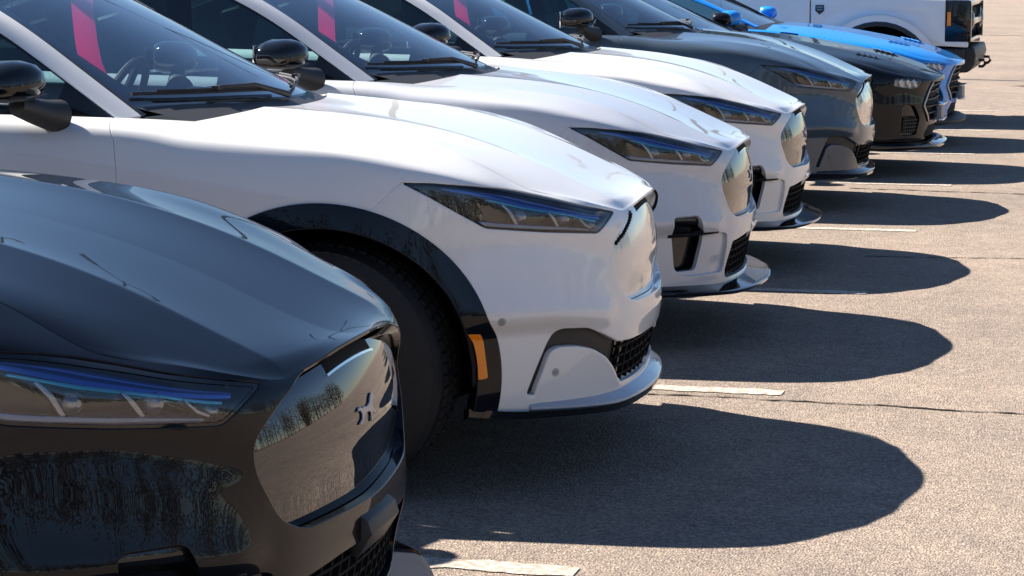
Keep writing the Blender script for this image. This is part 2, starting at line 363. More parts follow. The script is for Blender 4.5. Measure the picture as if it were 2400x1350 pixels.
def muscle():
    """the swelling of the bumper corner: hollow under the lamp, a shoulder that ends in a crease above the duct"""
    a = ARC0[:,None]+0*V_S[None]; z = S_SIDE[:,:,2]; zc = .508+.018*sm(a,.5,.8)
    zt = .60+.135*sm(a,.49,.80); h = .030                                   # upper end of the swelling climbs towards the wheel
    t = (z-zc)/(zt-zc)
    up = np.where(z < zc, np.interp(z-zc, [-.05,-.02,0], [0,.75,1]), np.clip(1-t, 0, 1)**1.25)*h*(zt-zc)/.16
    lo = -.010*np.exp(-((z-(zt+.75)/2)/.045)**2)*(z < .765)
    up = up+lo*sm(.768-z,0,.03)*(1-.85*sm(a,.58,.76))
    k = np.array([1,2,3,2,1])/9; up = np.apply_along_axis(lambda c: np.convolve(np.pad(c, 2, mode='edge'), k, 'valid'), 1, up)
    m = sm(a,.44,.56)*(1-sm(a,.86,1.22)); return up*m
_n = grid_normals(S_SIDE, U_S, V_S); _n = -_n if _n[100,40,1] > 0 else _n
S_SIDE = S_SIDE+_n*muscle()[:,:,None]
N_SIDE = grid_normals(S_SIDE, U_S, V_S)
N_SIDE[0,:,1] = 0; N_SIDE[-1,:,1] = 0
if N_SIDE[100,40,1] > 0: N_SIDE = -N_SIDE
_mid = S_SIDE[:, 40]; ARC = np.concatenate([[0], np.cumsum(np.linalg.norm(np.diff(_mid[:, :2], axis=0), axis=1))])
A_SIDE = np.stack([np.repeat(ARC[:,None], len(V_S), 1), S_SIDE[:,:,2], np.repeat(V_S[None], len(U_S), 0)], 2)
# hood
HZ_X = [.02,.07,.15,.21,.265,.33,.405,.475,.55,.65,.75,.86,.98,1.2,1.35]
HZ_Z = [.815,.820,.846,.871,.896,.924,.953,.977,1.0,1.024,1.044,1.059,1.072,1.092,1.10]
def hood_net():
    xc = [-.02,-.075,-.16,-.28,-.43,-.61,-.81,-.99,-1.11]
    fr = surf(SIDE_C, np.linspace(0, 6.0, 9), [0.0], SYM_S)[:,0]     # leading edge
    ed = surf(SIDE_C, np.array([6.0,6.5,7.1,7.75,8.5,9.3,10.3,11.2,12.0]), [0.0], SYM_S)[:,0]
    P = np.zeros((9,9,3))
    ztop = lambda x: np.interp(-x, HZ_X, HZ_Z)
    for i in range(9):
        w = i/8
        for j in range(9):
            q = j/8; E = ed[i]
            fx = (fr[j,0]-fr[0,0])/(fr[8,0]-fr[0,0])            # front edge bow
            qx = (1-w)**1.0*fx+(1-(1-w)**1.0)*q**2.2
            y = E[1]*((1-w)*fr[j,1]/fr[8,1]+w*q)
            x = xc[i]+(E[0]-xc[i])*qx
            cs = E[2]-ztop(E[0]); cf = fr[j,2]-ztop(fr[j,0])-(fr[8,2]-ztop(fr[8,0]))*q**2.4
            P[i,j] = (x, y, ztop(x)+cs*q**2.4+cf*max(0,1-w*3.5)**2)
    P[0] = fr; P[:,8] = ed
    return P
SYM_H = ((0,0),(1,0))
HOOD_C = fit(hood_net(), SYM_H)
U_H = np.linspace(0,8,121); V_H = np.linspace(0,8,145)
S_HOOD = surf(HOOD_C, U_H, V_H, SYM_H)
def hood_crease(S):
    q = np.repeat(np.linspace(0,1,S.shape[1])[None], S.shape[0], 0); w = np.repeat(np.linspace(0,1,S.shape[0])[:,None], S.shape[1], 1)
    def ridge(c, e, k):
        r = -np.sqrt((q-c)**2+e*e); r0 = -np.sqrt(c*c+e*e); r1 = -np.sqrt((1-c)**2+e*e)
        return k*(r-(r0+(r1-r0)*q))
    f = np.clip(w/.10,0,1); f = f*f*(3-2*f)
    S[:,:,2] += f*(ridge(.34+.22*w, .008, .058)-.30*.058*np.sin(np.pi*q))
    return S
S_HOOD = hood_crease(S_HOOD)
N_HOOD = grid_normals(S_HOOD, U_H, V_H); N_HOOD[:,0,1] = 0
if N_HOOD[60,10,2] < 0: N_HOOD = -N_HOOD
A_HOOD = np.stack([np.repeat(U_H[:,None], len(V_H), 1), np.repeat(V_H[None], len(U_H), 0)], 2)
side = pan_grid(S_SIDE, N_SIDE, A_SIDE); hood = pan_grid(S_HOOD, N_HOOD, A_HOOD)
def orient(p):
    t = p.T[len(p.T)//3]; a, b, c = p.V[t]
    if np.dot(np.cross(b-a, c-a), p.N[t[0]]) < 0: p.T = p.T[:, ::-1].copy()
orient(side); orient(hood)
# ---- helpers that work on the side surface: a = distance round the body from the nose, z = height
def P_at(a, z, off=0.0):
    a = abs(a); r = np.interp(a, ARC, np.arange(len(ARC))); i = min(int(r), len(ARC)-2); f = r-i
    col = S_SIDE[i]*(1-f)+S_SIDE[i+1]*f; nn = N_SIDE[i]*(1-f)+N_SIDE[i+1]*f
    zz = col[::-1, 2]; k = np.interp(z, zz, np.arange(len(zz)))
    j = np.arange(len(zz)); p = np.array([np.interp(k, j, col[::-1, c]) for c in range(3)]); n = np.array([np.interp(k, j, nn[::-1, c]) for c in range(3)])
    return p+n/np.linalg.norm(n)*off
def ribbon(pts, w, o0, o1, sub=6):
    """bar following (a, z) points on the body: w half-width, from offset o0 to o1"""
    pts = np.array(pts, float); t = np.linspace(0, len(pts)-1, (len(pts)-1)*sub+1); q = np.stack([np.interp(t, np.arange(len(pts)), pts[:, i]) for i in (0,1)], 1)
    d = np.gradient(q, axis=0); d /= np.linalg.norm(d, axis=1, keepdims=True)+1e-9; nrm = np.stack([-d[:,1], d[:,0]], 1)
    w = np.interp(t, np.linspace(0, len(pts)-1, np.size(w)), np.atleast_1d(w))[:, None]
    A, B = q+nrm*w, q-nrm*w; bm = bmesh.new(); rows = []
    for (a0, z0), (a1, z1) in zip(A, B): rows.append([bm.verts.new(P_at(a0,z0,o0)), bm.verts.new(P_at(a0,z0,o1)), bm.verts.new(P_at(a1,z1,o1)), bm.verts.new(P_at(a1,z1,o0))])
    for x, y in zip(rows, rows[1:]):
        for k in range(4): bm.faces.new([x[k], x[(k+1) % 4], y[(k+1) % 4], y[k]])
    bm.faces.new(rows[0]); bm.faces.new(rows[-1][::-1]); fixn(bm); return bm
def bm_mirror(bm):
    b = bm.copy()
    for v in b.verts: v.co.y = -v.co.y
    bmesh.ops.reverse_faces(b, faces=b.faces); return b
def two(name, bm, **k):
    m = bm_mirror(bm); return bm_mesh(name, bm, **k), bm_mesh(name, m, **k)
def pan2(name, p): return mesh_of(name, p), mesh_of(name, mirror(p))
LAMP = [(1.212,.913),(1.124,.911),(1.03,.902),(.957,.889),(.865,.868),(.70,.838),(.456,.797),(.566,.741),(.78,.759),(.965,.779),(1.053,.826),(1.138,.875)]
LAMP = round_poly(LAMP, .012, 3)
GR = [(0,.815),(.20,.808),(.335,.789),(.43,.752),(.494,.700),(.488,.640),(.425,.548),(.352,.517),(0,.507)]
GR = round_poly(GR+[(-a, z) for a, z in GR[-2:0:-1]], .045, 4)
VENT_O = [(.838,.285),(.804,.365),(.771,.437),(.75,.468),(.721,.479),(.619,.472),(.534,.442),(.465,.412),(.362,.406),(0,.404)]
VENT_I = [(0,.268),(.242,.268),(.392,.272),(.461,.331),(.518,.368),(.59,.401),(.657,.416),(.726,.42),(.755,.407),(.774,.356),(.804,.285)]
VENT = round_poly(VENT_O+VENT_I+[(-a, z) for a, z in VENT_I[-1:0:-1]]+[(-a, z) for a, z in VENT_O[-2::-1]], .018, 3)
POCK = round_poly([(.80,.545),(.60,.552),(.60,.470),(.475,.462),(.440,.315),(.455,.287),(.70,.300),(.765,.325)], .03, 4)
POCK_GT = round_poly([(.795,.556),(.655,.556),(.628,.476),(.485,.470),(.452,.460),(.436,.300),(.70,.302),(.762,.330)], .028, 4)
HOLE = round_poly([(.79,.553),(.655,.553),(.618,.50),(.606,.46),(.632,.322),(.762,.322)], .022, 4)
MESH_GT = [(0,.438),(.20,.438),(.40,.425),(.425,.30),(.40,.268),(0,.262)]
MESH_GT = round_poly(MESH_GT+[(-a, z) for a, z in MESH_GT[-2:0:-1]], .015, 3)
GAP = .0022
def crossover():
    X, Z, a, z, v = side.V[:,0], side.V[:,2], side.A[:,0], side.A[:,1], side.A[:,2]
    D = {}
    sdl = lambda p: poly_sd(p.A[:,0], p.A[:,1], LAMP)
    def archr(p, cx): return np.hypot(p.V[:,0]-cx, p.V[:,2]-.36)
    def isf(p):
        aa, zz = p.A[:,0], p.A[:,1]; seam = 1.213+np.clip(.912-zz, -.05, 1)*1.15
        return np.maximum((aa-seam)*.75, np.minimum(zz-(.775+.185*(aa-.45)), aa-.52))
    def dseam(zz): return np.interp(zz, [.2,.5,.8,.927,1.021,1.06,1.10], [2.10,2.055,2.04,2.044,2.056,2.075,2.11])
    front = clip(side, 2.3-a)
    base = clip(front, -sdl(front)-GAP); base = clip(base, archr(base, -.852)-.489)
    bump = clip(base, -isf(base)-GAP)
    fend = clip(base, isf(base)-GAP); fend = clip(fend, dseam(fend.A[:,1])-fend.A[:,0]-GAP)
    fend = biggest(clip(fend, 7.15-fend.A[:,2]))
    D['fender'] = pan2('fender', flange(fend, .007))
    bs = clip(bump, -poly_sd(bump.A[:,0], bump.A[:,1], GR)-GAP)
    nose = lambda V: np.abs(V[:,1]) < 1e-5
    def finish(b): return mesh_of('bumper', both(flange(biggest(b), .035, .003, nose)))
    # plain bumper
    b = clip(bs, -poly_sd(bs.A[:,0], bs.A[:,1], VENT)); D['bumper'] = finish(b)
    i = clip(bump, poly_sd(bump.A[:,0], bump.A[:,1], VENT)+.004); D['vent'] = mesh_of('air_vent', both(offset(i, -.022))); D['mplate'] = mesh_of('mesh_plate', both(offset(clip(i, .452-.12*(.41-i.A[:,1])-i.A[:,0]), -.017)))
    # bumper with side pockets and a wide mesh intake
    b = clip(bs, -poly_sd(bs.A[:,0], bs.A[:,1], POCK_GT)); b = clip(b, -poly_sd(b.A[:,0], b.A[:,1], MESH_GT)); D['bumper_s'] = finish(b)
    i = clip(bump, poly_sd(bump.A[:,0], bump.A[:,1], POCK_GT)+.004); i = clip(i, -poly_sd(i.A[:,0], i.A[:,1], HOLE)); i = flange(offset(i, -.014), .018)
    D['pocket'] = pan2('pocket_panel', i)
    i = clip(bump, poly_sd(bump.A[:,0], bump.A[:,1], HOLE)+.006); t = np.clip((.545-i.A[:,1])/.075, 0, 1); i = offset(i, -.016-.042*t*t); i.N = i.N+np.stack([0*t,0*t,-1.0*t*(1-t)*4], 1); D['duct'] = pan2('brake_duct', i)
    i = clip(bump, poly_sd(bump.A[:,0], bump.A[:,1], MESH_GT)+.004); D['mesh_s'] = mesh_of('lower_grille', both(offset(i, -.03)))
    D['blade'] = two('duct_blade', ribbon([(.80,.473),(.70,.473),(.60,.475),(.53,.474)], [.007,.006,.005,.004], -.016, .002), bevel=.002)
    # ribs of the mesh intakes
    def ribs(poly, off0, off1, zr, na):
        bm = bmesh.new(); parts = []
        for zz in zr:
            aa = np.linspace(-.44, .44, 89); ok = poly_sd(np.abs(aa), np.full_like(aa, zz), poly) > .004
            if ok.sum() > 2: parts.append([(q, zz) for q in aa[ok]])
        for aa in na:
            z2 = np.linspace(.25, .44, 30); ok = poly_sd(np.full_like(z2, abs(aa)), z2, poly) > .004
            if ok.sum() > 2: parts.append([(aa, z2[ok][0]), (aa, z2[ok][-1])])
        for pts in parts:
            hz = abs(pts[0][1]-pts[-1][1]) < 1e-6; w = .0035; rows = []
            for q, zz in pts:
                def pp(dq, dz, o):
                    p = P_at(abs(q+dq), zz+dz, o); p[1] = p[1] if q+dq >= 0 else -p[1]; return p
                e = [(0, w), (0, -w)] if hz else [(w, 0), (-w, 0)]
                rows.append([bm.verts.new(pp(*e[0], off0)), bm.verts.new(pp(*e[0], off1)), bm.verts.new(pp(*e[1], off1)), bm.verts.new(pp(*e[1], off0))])
            for x, y in zip(rows, rows[1:]):
                for k in range(4): bm.faces.new([x[k], x[(k+1) % 4], y[(k+1) % 4], y[k]])
        fixn(bm); return bm
    D['ribs'] = bm_mesh('mesh_rib', ribs(VENT, -.021, -.010, [.295,.325,.355,.385], np.arange(-.42,.43,.06)), False)
    D['ribs_s'] = bm_mesh('mesh_rib', ribs(MESH_GT, -.029, -.014, [.285,.315,.345,.375,.405], np.arange(-.40,.41,.05)), False)
    # grille panel
    g = clip(bump, poly_sd(bump.A[:,0], bump.A[:,1], GR)-.001)
    dz = np.clip((.80-g.A[:,1])/.29, 0, 1); g.V[:,0] -= .004+.022*dz**2.2+1.0*np.clip(g.A[:,1]-.59, 0, .2)**2; zz = g.A[:,1]; sl = -(.022*2.2*dz**1.2*(-1/.29)+2.0*np.clip(zz-.59, 0, .2)); g.N = g.N+np.stack([0*zz, 0*zz, -sl], 1)*g.N[:,:1]
    D['panel'] = mesh_of('grille_panel', both(g))
    D['slot'] = bm_mesh('grille_slot', join_bm([bar_front(-.15,.15,.784,.0095,-.02,.0015)]), True, .002)
    D['slot_bar'] = bm_mesh('slot_bar', join_bm([bar_front(-.155,.155,.772,.0022,-.01,.004)]), True)
    D['emblem'] = bm_mesh('emblem', emblem_bm(), True, .0012, 1)
    # lamps
    q = clip(front, sdl(front)-.0008)
    D['lens'] = pan2('lens', offset(q, -.0025)); D['lamp'] = pan2('headlamp', flange(offset(q, -.055), .001))
    D['lens_rim'] = pan2('lens_border', offset(clip(q, .0065-sdl(q)), -.0012))
    D['guide'] = two('light_guide', ribbon([(1.09,.897),(.98,.881),(.86,.854),(.70,.824),(.52,.793)], [.003,.009,.011,.010,.006], -.034, -.018), bevel=.003)
    D['guide2'] = two('light_guide', ribbon([(.97,.862),(.86,.838),(.70,.810),(.545,.782)], [.003,.004,.004,.003], -.034, -.016), bevel=.002)
    D['bars'] = [two('light_bar', ribbon([(t, zt), (t-.035, zt-.030), (t-.065, zm)], [.0025,.004,.0035], -.05, -.014), bevel=.002)
                 for t, zt, zm in ((.93,.850,.783),(.79,.826,.768),(.645,.800,.757))]
    D['ledge'] = two('lamp_ledge', ribbon([(.985,.797),(.93,.784),(.78,.767),(.60,.752)], [.004,.008,.008,.004], -.05, -.008), bevel=.002)
    def proj(ac, zc, r):
        c = Vector(P_at(ac, zc, -.045)); n = (Vector(P_at(ac, zc, 0))-Vector(P_at(ac, zc, -.05))); n = (n+Vector((.05,0,0))).normalized(); bm = bmesh.new()
        R = n.to_track_quat('Z', 'Y').to_matrix(); rr = []
        for h, k in ((0,1.0),(.02,1.0),(.024,.92),(.020,.8),(.030,.62),(.036,.3)):
            rr.append([bm.verts.new(c+R@Vector((r*k*math.cos(t), r*k*math.sin(t), h))) for t in np.linspace(0, 2*math.pi, 24, endpoint=False)])
        for p0, p1 in zip(rr, rr[1:]):
            for k in range(24): bm.faces.new([p0[k], p0[(k+1) % 24], p1[(k+1) % 24], p1[k]])
        bm.faces.new(rr[-1]); fixn(bm); return bm
    D['proj'] = [two('projector', proj(.865,.806,.021)), two('projector', proj(.715,.790,.019)), two('projector', proj(.575,.770,.014))]
    # hood
    h = clip(hood, hood.A[:,0]-.04); h = clip(h, 7.93-h.A[:,1])
    D['hood'] = mesh_of('hood', both(flange(h, .007, .0025, nose)))
    # arch trim, amber marker, liners
    for cx, nm in ((-.852,'arch_f'),(-3.836,'arch_r')):
        p = clip(side, .20-np.abs(X-cx)+.33); r = archr(p, cx); p = clip(p, .4935-r); p = clip(p, archr(p, cx)-.428)
        if nm == 'arch_f':
            mk = clip(p, poly_sd(p.V[:,0], p.V[:,2], AMB)-.0008); D['amber'] = pan2('side_marker', flange(offset(mk, .007+.018*(1-np.clip((archr(mk, cx)-.428)/.066,0,1))**.8), .006))
        r = archr(p, cx); p = offset(p, .004+.018*(1-np.clip((r-.428)/.066,0,1))**.8); rad = np.stack([p.V[:,0]-cx, 0*r, p.V[:,2]-.36], 1)/r[:,None]; p.N = p.N+rad*.12
        D[nm] = pan2('wheel_arch_trim', flange(p, .045, .003))
    for li, cx in enumerate((-.852, -3.836)):
        bm = bmesh.new(); n = 22; ang = np.linspace(-.05, math.pi+.05, n); rows = [[bm.verts.new((cx+.435*math.cos(t), y, .36+.435*math.sin(t))) for t in ang] for y in (-.90, -.52)]
        for k in range(n-1): bm.faces.new([rows[0][k], rows[0][k+1], rows[1][k+1], rows[1][k]])
        bm.faces.new(rows[1]); D['liner%d' % li] = two('wheel_arch_liner', bm)
    bm = bmesh.new(); box(bm, (-2.32,0,.30), (1.95,1.66,.16)); box(bm, (-.40,0,.33), (.55,1.0,.16)); box(bm, (-.83,0,.5),(.9,.95,.5)); box(bm, (-4.25,0,.45),(.6,1.2,.3)); box(bm, (-3.3,0,.5),(1.2,1.0,.4))
    D['under'] = bm_mesh('underbody', bm)
    # doors and rear
    d = clip(side, a-2.03); d = clip(d, d.A[:,0]-dseam(d.A[:,1])-GAP); d = clip(d, 7.15-d.A[:,2])
    s2 = lambda p: -2.62-p.V[:,0]; s3 = lambda p: -3.42-p.V[:,0]-.55*np.clip(.75-p.V[:,2], 0, 1)
    D['door'] = pan2('front_door', flange(clip(d, -s2(d)-GAP), .007))
    e = clip(d, s2(d)-GAP); e = clip(e, archr(e, -3.836)-.489)
    D['rdoor'] = pan2('rear_door', flange(clip(e, -s3(e)-GAP)))
    D['quarter'] = mesh_of('rear_body', both(flange(clip(e, s3(e)-GAP), .02, .0015, nose)))
    k = clip(side, v-7.17); k = clip(k, k.A[:,0]-1.42)
    k = clip(k, archr(k, -.852)-.47); k = clip(k, archr(k, -3.836)-.47)
    D['sill'] = mesh_of('sill_trim', both(flange(offset(k, -.004), .12)))
    # lips
    def lip(rows, s1=9.0, c0=None):
        us = np.linspace(0, s1, 60); pts = []
        for u in us:
            p = surf(SIDE_C, [u], [8.0], SYM_S)[0,0]; q = surf(SIDE_C, [u+1e-3], [8.0], SYM_S)[0,0]; t = q-p; n = np.array([-t[1], t[0], 0]); n /= np.linalg.norm(n)
            if n[0] < 0 or (n[0] < .2 and n[1] > 0): n = -n
            f = np.interp(u, [0, s1*.55, s1], [1, .75, 0])
            pts.append([p+n*(o0*(1-f)+o1*f)+np.array([0,0,z0*(1-f)+z1*f]) for (o0,z0),(o1,z1) in rows])
        A = np.array(pts); A[0,:,1] = 0
        bm = bmesh.new(); G = [[bm.verts.new(c) for c in r] for r in A]; m = len(rows)
        for x, y in zip(G, G[1:]):
            for k in range(m): bm.faces.new([x[k], x[(k+1) % m], y[(k+1) % m], y[k]])
        bm.faces.new(G[-1])
        b2 = bm_mirror(bm); me = bpy.data.meshes.new('x'); b2.to_mesh(me); b2.free(); bm.from_mesh(me); bpy.data.meshes.remove(me)
        bmesh.ops.remove_doubles(bm, verts=bm.verts, dist=1e-5); fixn(bm); return bm
    #            side(o,z)        nose(o,z)
    D['lip'] = bm_mesh('lower_lip', lip([((-.03,.03),(-.02,.055)),((.0,.022),(.022,.032)),((.008,.010),(.046,.016)),((.008,.002),(.046,.006)),((-.03,-.01),(-.02,-.006))], 5.6), True, .004, 2, 40)
    D['skirt'] = bm_mesh('air_dam', lip([((-.03,-.004),(-.03,.002)),((.010,.001),(.046,.005)),((.010,-.022),(.036,-.014)),((-.04,-.04),(-.05,-.03))], 7.4), True)
    D['split'] = bm_mesh('splitter', lip([((-.03,.03),(-.02,.05)),((-.002,.028),(.012,.035)),((.010,.012),(.092,.020)),((.012,-.002),(.112,.018)),((.008,-.014),(.106,.004)),((-.03,-.02),(-.02,-.016))], 7.3), True, .003, 2, 40)
    bm = bmesh.new()
    for sx in (1,):
        prism(bm, [(.0,-.5,.17),(.03,-.5,.20),(.05,-.5,.225),(-.02,-.5,.26),(-.1,-.5,.24)], (0,-.02,0), (0,.0,0))
    fixn(bm); D['fin'] = two('splitter_fin', bm)
    bm = bmesh.new(); prism(bm, [(-.03,-.10,.50),(.004,-.10,.475),(.012,-.10,.45),(-.02,-.10,.40),(-.05,-.10,.42)], (0,0,0), (0,.20,0)); fixn(bm); D['plate'] = bm_mesh('plate_bracket', bm, True, .004)
    # row of dark edge clips beside the plain nose panel
    D['clips'] = two('edge_clip', join_bm([ribbon([(.338+.0118*k, .787-.0072*k+.004*(k>8)), (.345+.0118*k, .776-.0072*k+.004*(k>8))], [.0022,.0035], -.004, .004, 2) for k in range(12)]), smooth=False)
    # sensors
    def ring(ac, zc):
        c = Vector(P_at(ac, zc, 0)); n = (Vector(P_at(ac, zc, .02))-c).normalized(); R = n.to_track_quat('Z','Y').to_matrix(); bm = bmesh.new(); rr = []
        for r, h in ((.0125,-.004),(.0125,.0006),(.0105,.0012),(.0100,-.0008),(.0085,-.0008),(.0080,.0012),(0.003,.0016)): rr.append([bm.verts.new(c+R@Vector((r*math.cos(t), r*math.sin(t), h))) for t in np.linspace(0, 2*math.pi, 20, endpoint=False)])
        for p0, p1 in zip(rr, rr[1:]):
            for k in range(20): bm.faces.new([p0[k], p0[(k+1) % 20], p1[(k+1) % 20], p1[k]])
        bm.faces.new(rr[-1]); fixn(bm); return bm
    D['sens'] = [two('parking_sensor', ring(.931,.514)), two('parking_sensor', ring(.732,.348))]
    return D
def join_bm(l):
    bm = bmesh.new()
    for b in l:
        me = bpy.data.meshes.new('x'); b.to_mesh(me); b.free(); bm.from_mesh(me); bpy.data.meshes.remove(me)
    return bm
def rec(z): return .004+.022*min(max((.80-z)/.29,0),1)**2.2+min(max(z-.59,0),.2)**2
def bar_front(a0, a1, zc, hw, o0, o1, n=16):
    bm = bmesh.new(); rows = []
    for q in np.linspace(a0, a1, n):
        def pp(dz, o):
            zz = zc+dz-.9*q*q*.35; p = P_at(abs(q), zz, 0); p[0] += o-rec(zz); p[1] = -p[1] if q > 0 else p[1]; return p
        rows.append([bm.verts.new(pp(hw, o0)), bm.verts.new(pp(hw, o1)), bm.verts.new(pp(-hw, o1)), bm.verts.new(pp(-hw, o0))])
    for x, y in zip(rows, rows[1:]):
        for k in range(4): bm.faces.new([x[k], x[(k+1) % 4], y[(k+1) % 4], y[k]])
    bm.faces.new(rows[0]); bm.faces.new(rows[-1][::-1]); fixn(bm); return bm
def emblem_bm():
    """small galloping horse, head towards +y"""
    H = [(-.5,.12),(-.62,.20),(-.80,.18),(-.95,.08),(-.82,.10),(-.66,.08),(-.52,-.02),(-.60,-.16),(-.86,-.24),(-.84,-.30),(-.52,-.26),(-.38,-.12),(-.05,-.06),(.20,-.08),(.30,-.20),(.22,-.38),(.30,-.40),(.42,-.20),(.50,-.14),(.72,-.26),(.80,-.20),(.56,-.02),(.54,.10),(.66,.20),(.86,.16),(.90,.22),(.72,.36),(.62,.38),(.44,.30),(.28,.16),(0,.10),(-.3,.14)]
    k = .068; P = []
    for y, z in H:
        p = P_at(abs(y*k), .672+z*k, 0); p[0] += .0005-rec(.672+z*k); p[1] = abs(p[1])*(1 if y > 0 else -1); P.append(p)
    bm = bmesh.new(); prism(bm, P, (0,0,0), (.004,0,0)); fixn(bm); bmesh.ops.triangulate(bm, faces=[f for f in bm.faces if len(f.verts) > 4]); return bm
AMB = [(-.447,.494),(-.412,.489),(-.398,.353),(-.426,.352)]
# ---------------------------------------------------------------- cabin
CAN_C = [(-1.15,1.106),(-1.42,1.235),(-1.70,1.37),(-2.0,1.495),(-2.30,1.575),(-2.65,1.61),(-3.15,1.60),(-3.65,1.53),(-4.1,1.40),(-4.45,1.25),(-4.62,1.14)]
CAN_R = [(-1.475,.785,1.072),(-1.69,.735,1.224),(-1.885,.695,1.355),(-2.13,.655,1.475),(-2.38,.62,1.54),(-2.7,.60,1.565),(-3.15,.59,1.55),(-3.62,.57,1.48),(-4.02,.56,1.36),(-4.35,.55,1.24),(-4.55,.54,1.14)]
CAN_B = [(-1.50,.80,1.066),(-1.73,.808,1.075),(-1.97,.805,1.08),(-2.2,.80,1.09),(-2.45,.80,1.095),(-2.75,.80,1.10),(-3.15,.795,1.11),(-3.55,.77,1.125),(-3.85,.74,1.135),(-4.2,.70,1.13),(-4.45,.60,1.10)]
def canopy_net():
    P = np.zeros((11, 8, 3))
    for i in range(11):
        c, r, b = np.array([CAN_C[i][0],0,CAN_C[i][1]]), np.array(CAN_R[i]), np.array(CAN_B[i])
        for j, q in enumerate((0,.38,.70,.90,1.0)):
            P[i,j] = (c[0]+(r[0]-c[0])*q**2.0, r[1]*q, c[2]+(r[2]-c[2])*q**2.3)
        P[i,3] += (0,.012,.004)
        for j, q in ((5,.22),(6,.6),(7,1.0)): P[i,j] = r+(b-r)*q+np.array([0,.02*math.sin(q*math.pi),0])
    P[:,:,1] *= -1
    return P
SYM_C = ((0,0),(1,0)); CAN = fit(canopy_net(), SYM_C)
U_C = np.linspace(0,10,161); V_C = np.linspace(0,7,85)
S_CAN = surf(CAN, U_C, V_C, SYM_C); N_CAN = grid_normals(S_CAN, U_C, V_C); N_CAN[:,0,1] = 0
if N_CAN[80,5,2] < 0: N_CAN = -N_CAN
can = pan_grid(S_CAN, N_CAN, np.stack([np.repeat(U_C[:,None], len(V_C), 1), np.repeat(V_C[None], len(U_C), 0)], 2)); orient(can)
def cabin():
    D = {}; cen = lambda V: np.abs(V[:,1]) < 1e-5
    def reg(u0, u1, v0, v1):
        p = can
        for g in (lambda p: p.A[:,0]-u0, lambda p: u1-p.A[:,0], lambda p: p.A[:,1]-v0, lambda p: v1-p.A[:,1]): p = clip(p, g(p))
        return p
    D['windscreen'] = mesh_of('windscreen', both(reg(.02,3.92,-1,3.16)))
    fr = reg(.0,4.0,-1,3.3); sd = poly_sd(fr.A[:,0], fr.A[:,1], round_poly([(.42,-9),(.42,2.62),(3.94,2.80),(3.94,-9)], .3, 5)); fr = clip(fr, -sd)
    D['frit'] = mesh_of('windscreen_border', both(offset(fr, -.005)))
    p = reg(-.1,10.1,3.22,4.42); q = reg(3.98,7.5,-1,3.24)
    D['pillar'] = pan2('roof_rail', flange(offset(p, .004), .012, .002)); D['roof'] = mesh_of('roof', both(flange(q, .012, .002, cen)))
    D['seal'] = pan2('pillar_seal', flange(offset(reg(.0,4.0,3.10,3.30), .001), .01))
    D['glass_f'] = pan2('front_side_window', reg(.75,4.95,4.5,7)); D['glass_r'] = pan2('rear_side_window', reg(5.15,8.6,4.5,7))
    D['sail'] = pan2('window_trim', join(offset(reg(.0,.78,4.36,7), .001), offset(reg(4.9,5.2,4.36,7), .002), offset(reg(.7,10,4.36,4.58), .0015), offset(reg(8.55,10,4.5,7), .001)))
    D['tailglass'] = mesh_of('rear_window', both(reg(7.55,9.7,-1,3.2))); D['tail'] = mesh_of('tailgate_panel', both(reg(9.65,10,-1,3.3)))
    # cowl, wipers
    bm = bmesh.new(); rows = []
    for q in np.linspace(-1, 1, 25):
        h = HOOD_C; e = surf(HOOD_C, [8.0], [abs(q)*8], SYM_H)[0,0]; w = surf(CAN, [.35], [abs(q)*3.2], SYM_C)[0,0]
        for p in (e, w): p[1] = abs(p[1])*(1 if q > 0 else -1)
        e = e+np.array([.05,0,-.022]); w = w+np.array([0,0,-.016]); rows.append([bm.verts.new(e), bm.verts.new(e*.6+w*.4+np.array([0,0,.004])), bm.verts.new(w)])
    for a, b in zip(rows, rows[1:]):
        for k in range(2): bm.faces.new([a[k], b[k], b[k+1], a[k+1]])
    fixn(bm); D['cowl'] = bm_mesh('cowl_panel', bm)
    def W(u, y, o):
        r = surf(CAN, [u], V_C[:40], SYM_C)[0]; k = np.interp(abs(y), -r[:,1], np.arange(40)); i = int(k); p = r[i]+(r[min(i+1,39)]-r[i])*(k-i)
        p = p.copy(); p[1] = y; n = np.array([.5,0,.87]); return p+n*o
    def wiper(y0, y1, yp, u0, u1):
        bm = bmesh.new(); ys = np.linspace(y0, y1, 9)
        us = np.interp(ys, sorted((y0, y1)), (u0, u1) if y0 < y1 else (u1, u0))
        tube(bm, [W(u, y, .012) for y, u in zip(ys, us)], .006, 6); tube(bm, [W(u, y, .022) for y, u in zip(ys[1:-1], us[1:-1])], .004, 6)
        ym = (y0+y1)/2; um = (u0+u1)/2
        piv = np.array(W(.0, yp, .01)); tube(bm, [piv, piv+(np.array(W(um, ym, .045))-piv)*.5+np.array([.0,0,.012]), W(um, ym, .028)], [.011,.007,.006], 8); box(bm, W(um, ym, .026), (.02,.04,.012))
        fixn(bm); return bm
    D['wipers'] = [bm_mesh('wiper', wiper(-.69,-.16,-.12,.33,.13), True), bm_mesh('wiper', wiper(.0,.60,.60,.13,.30), True)]
    # mirror
    bm = bmesh.new(); n, m = 20, 14; rows = []
    for i in range(n+1):
        f = i/n; y = -.935-.20*f; k = math.sin(math.pi*min(1,max(0,.06+.90*f)))**.42
        ring = []
        for j in range(m):
            t = 2*math.pi*j/m; c, s_ = math.cos(t), math.sin(t)
            x = -1.735+.100*np.sign(c)*abs(c)**.75*k-.012*f; z = 1.178+(.070 if s_ > 0 else .052)*np.sign(s_)*abs(s_)**.8*k-.012*f+.012
            if c < -.3: x = max(x, -1.80)
            ring.append(bm.verts.new((x+.03*(1-f), y, z)))
        rows.append(ring)
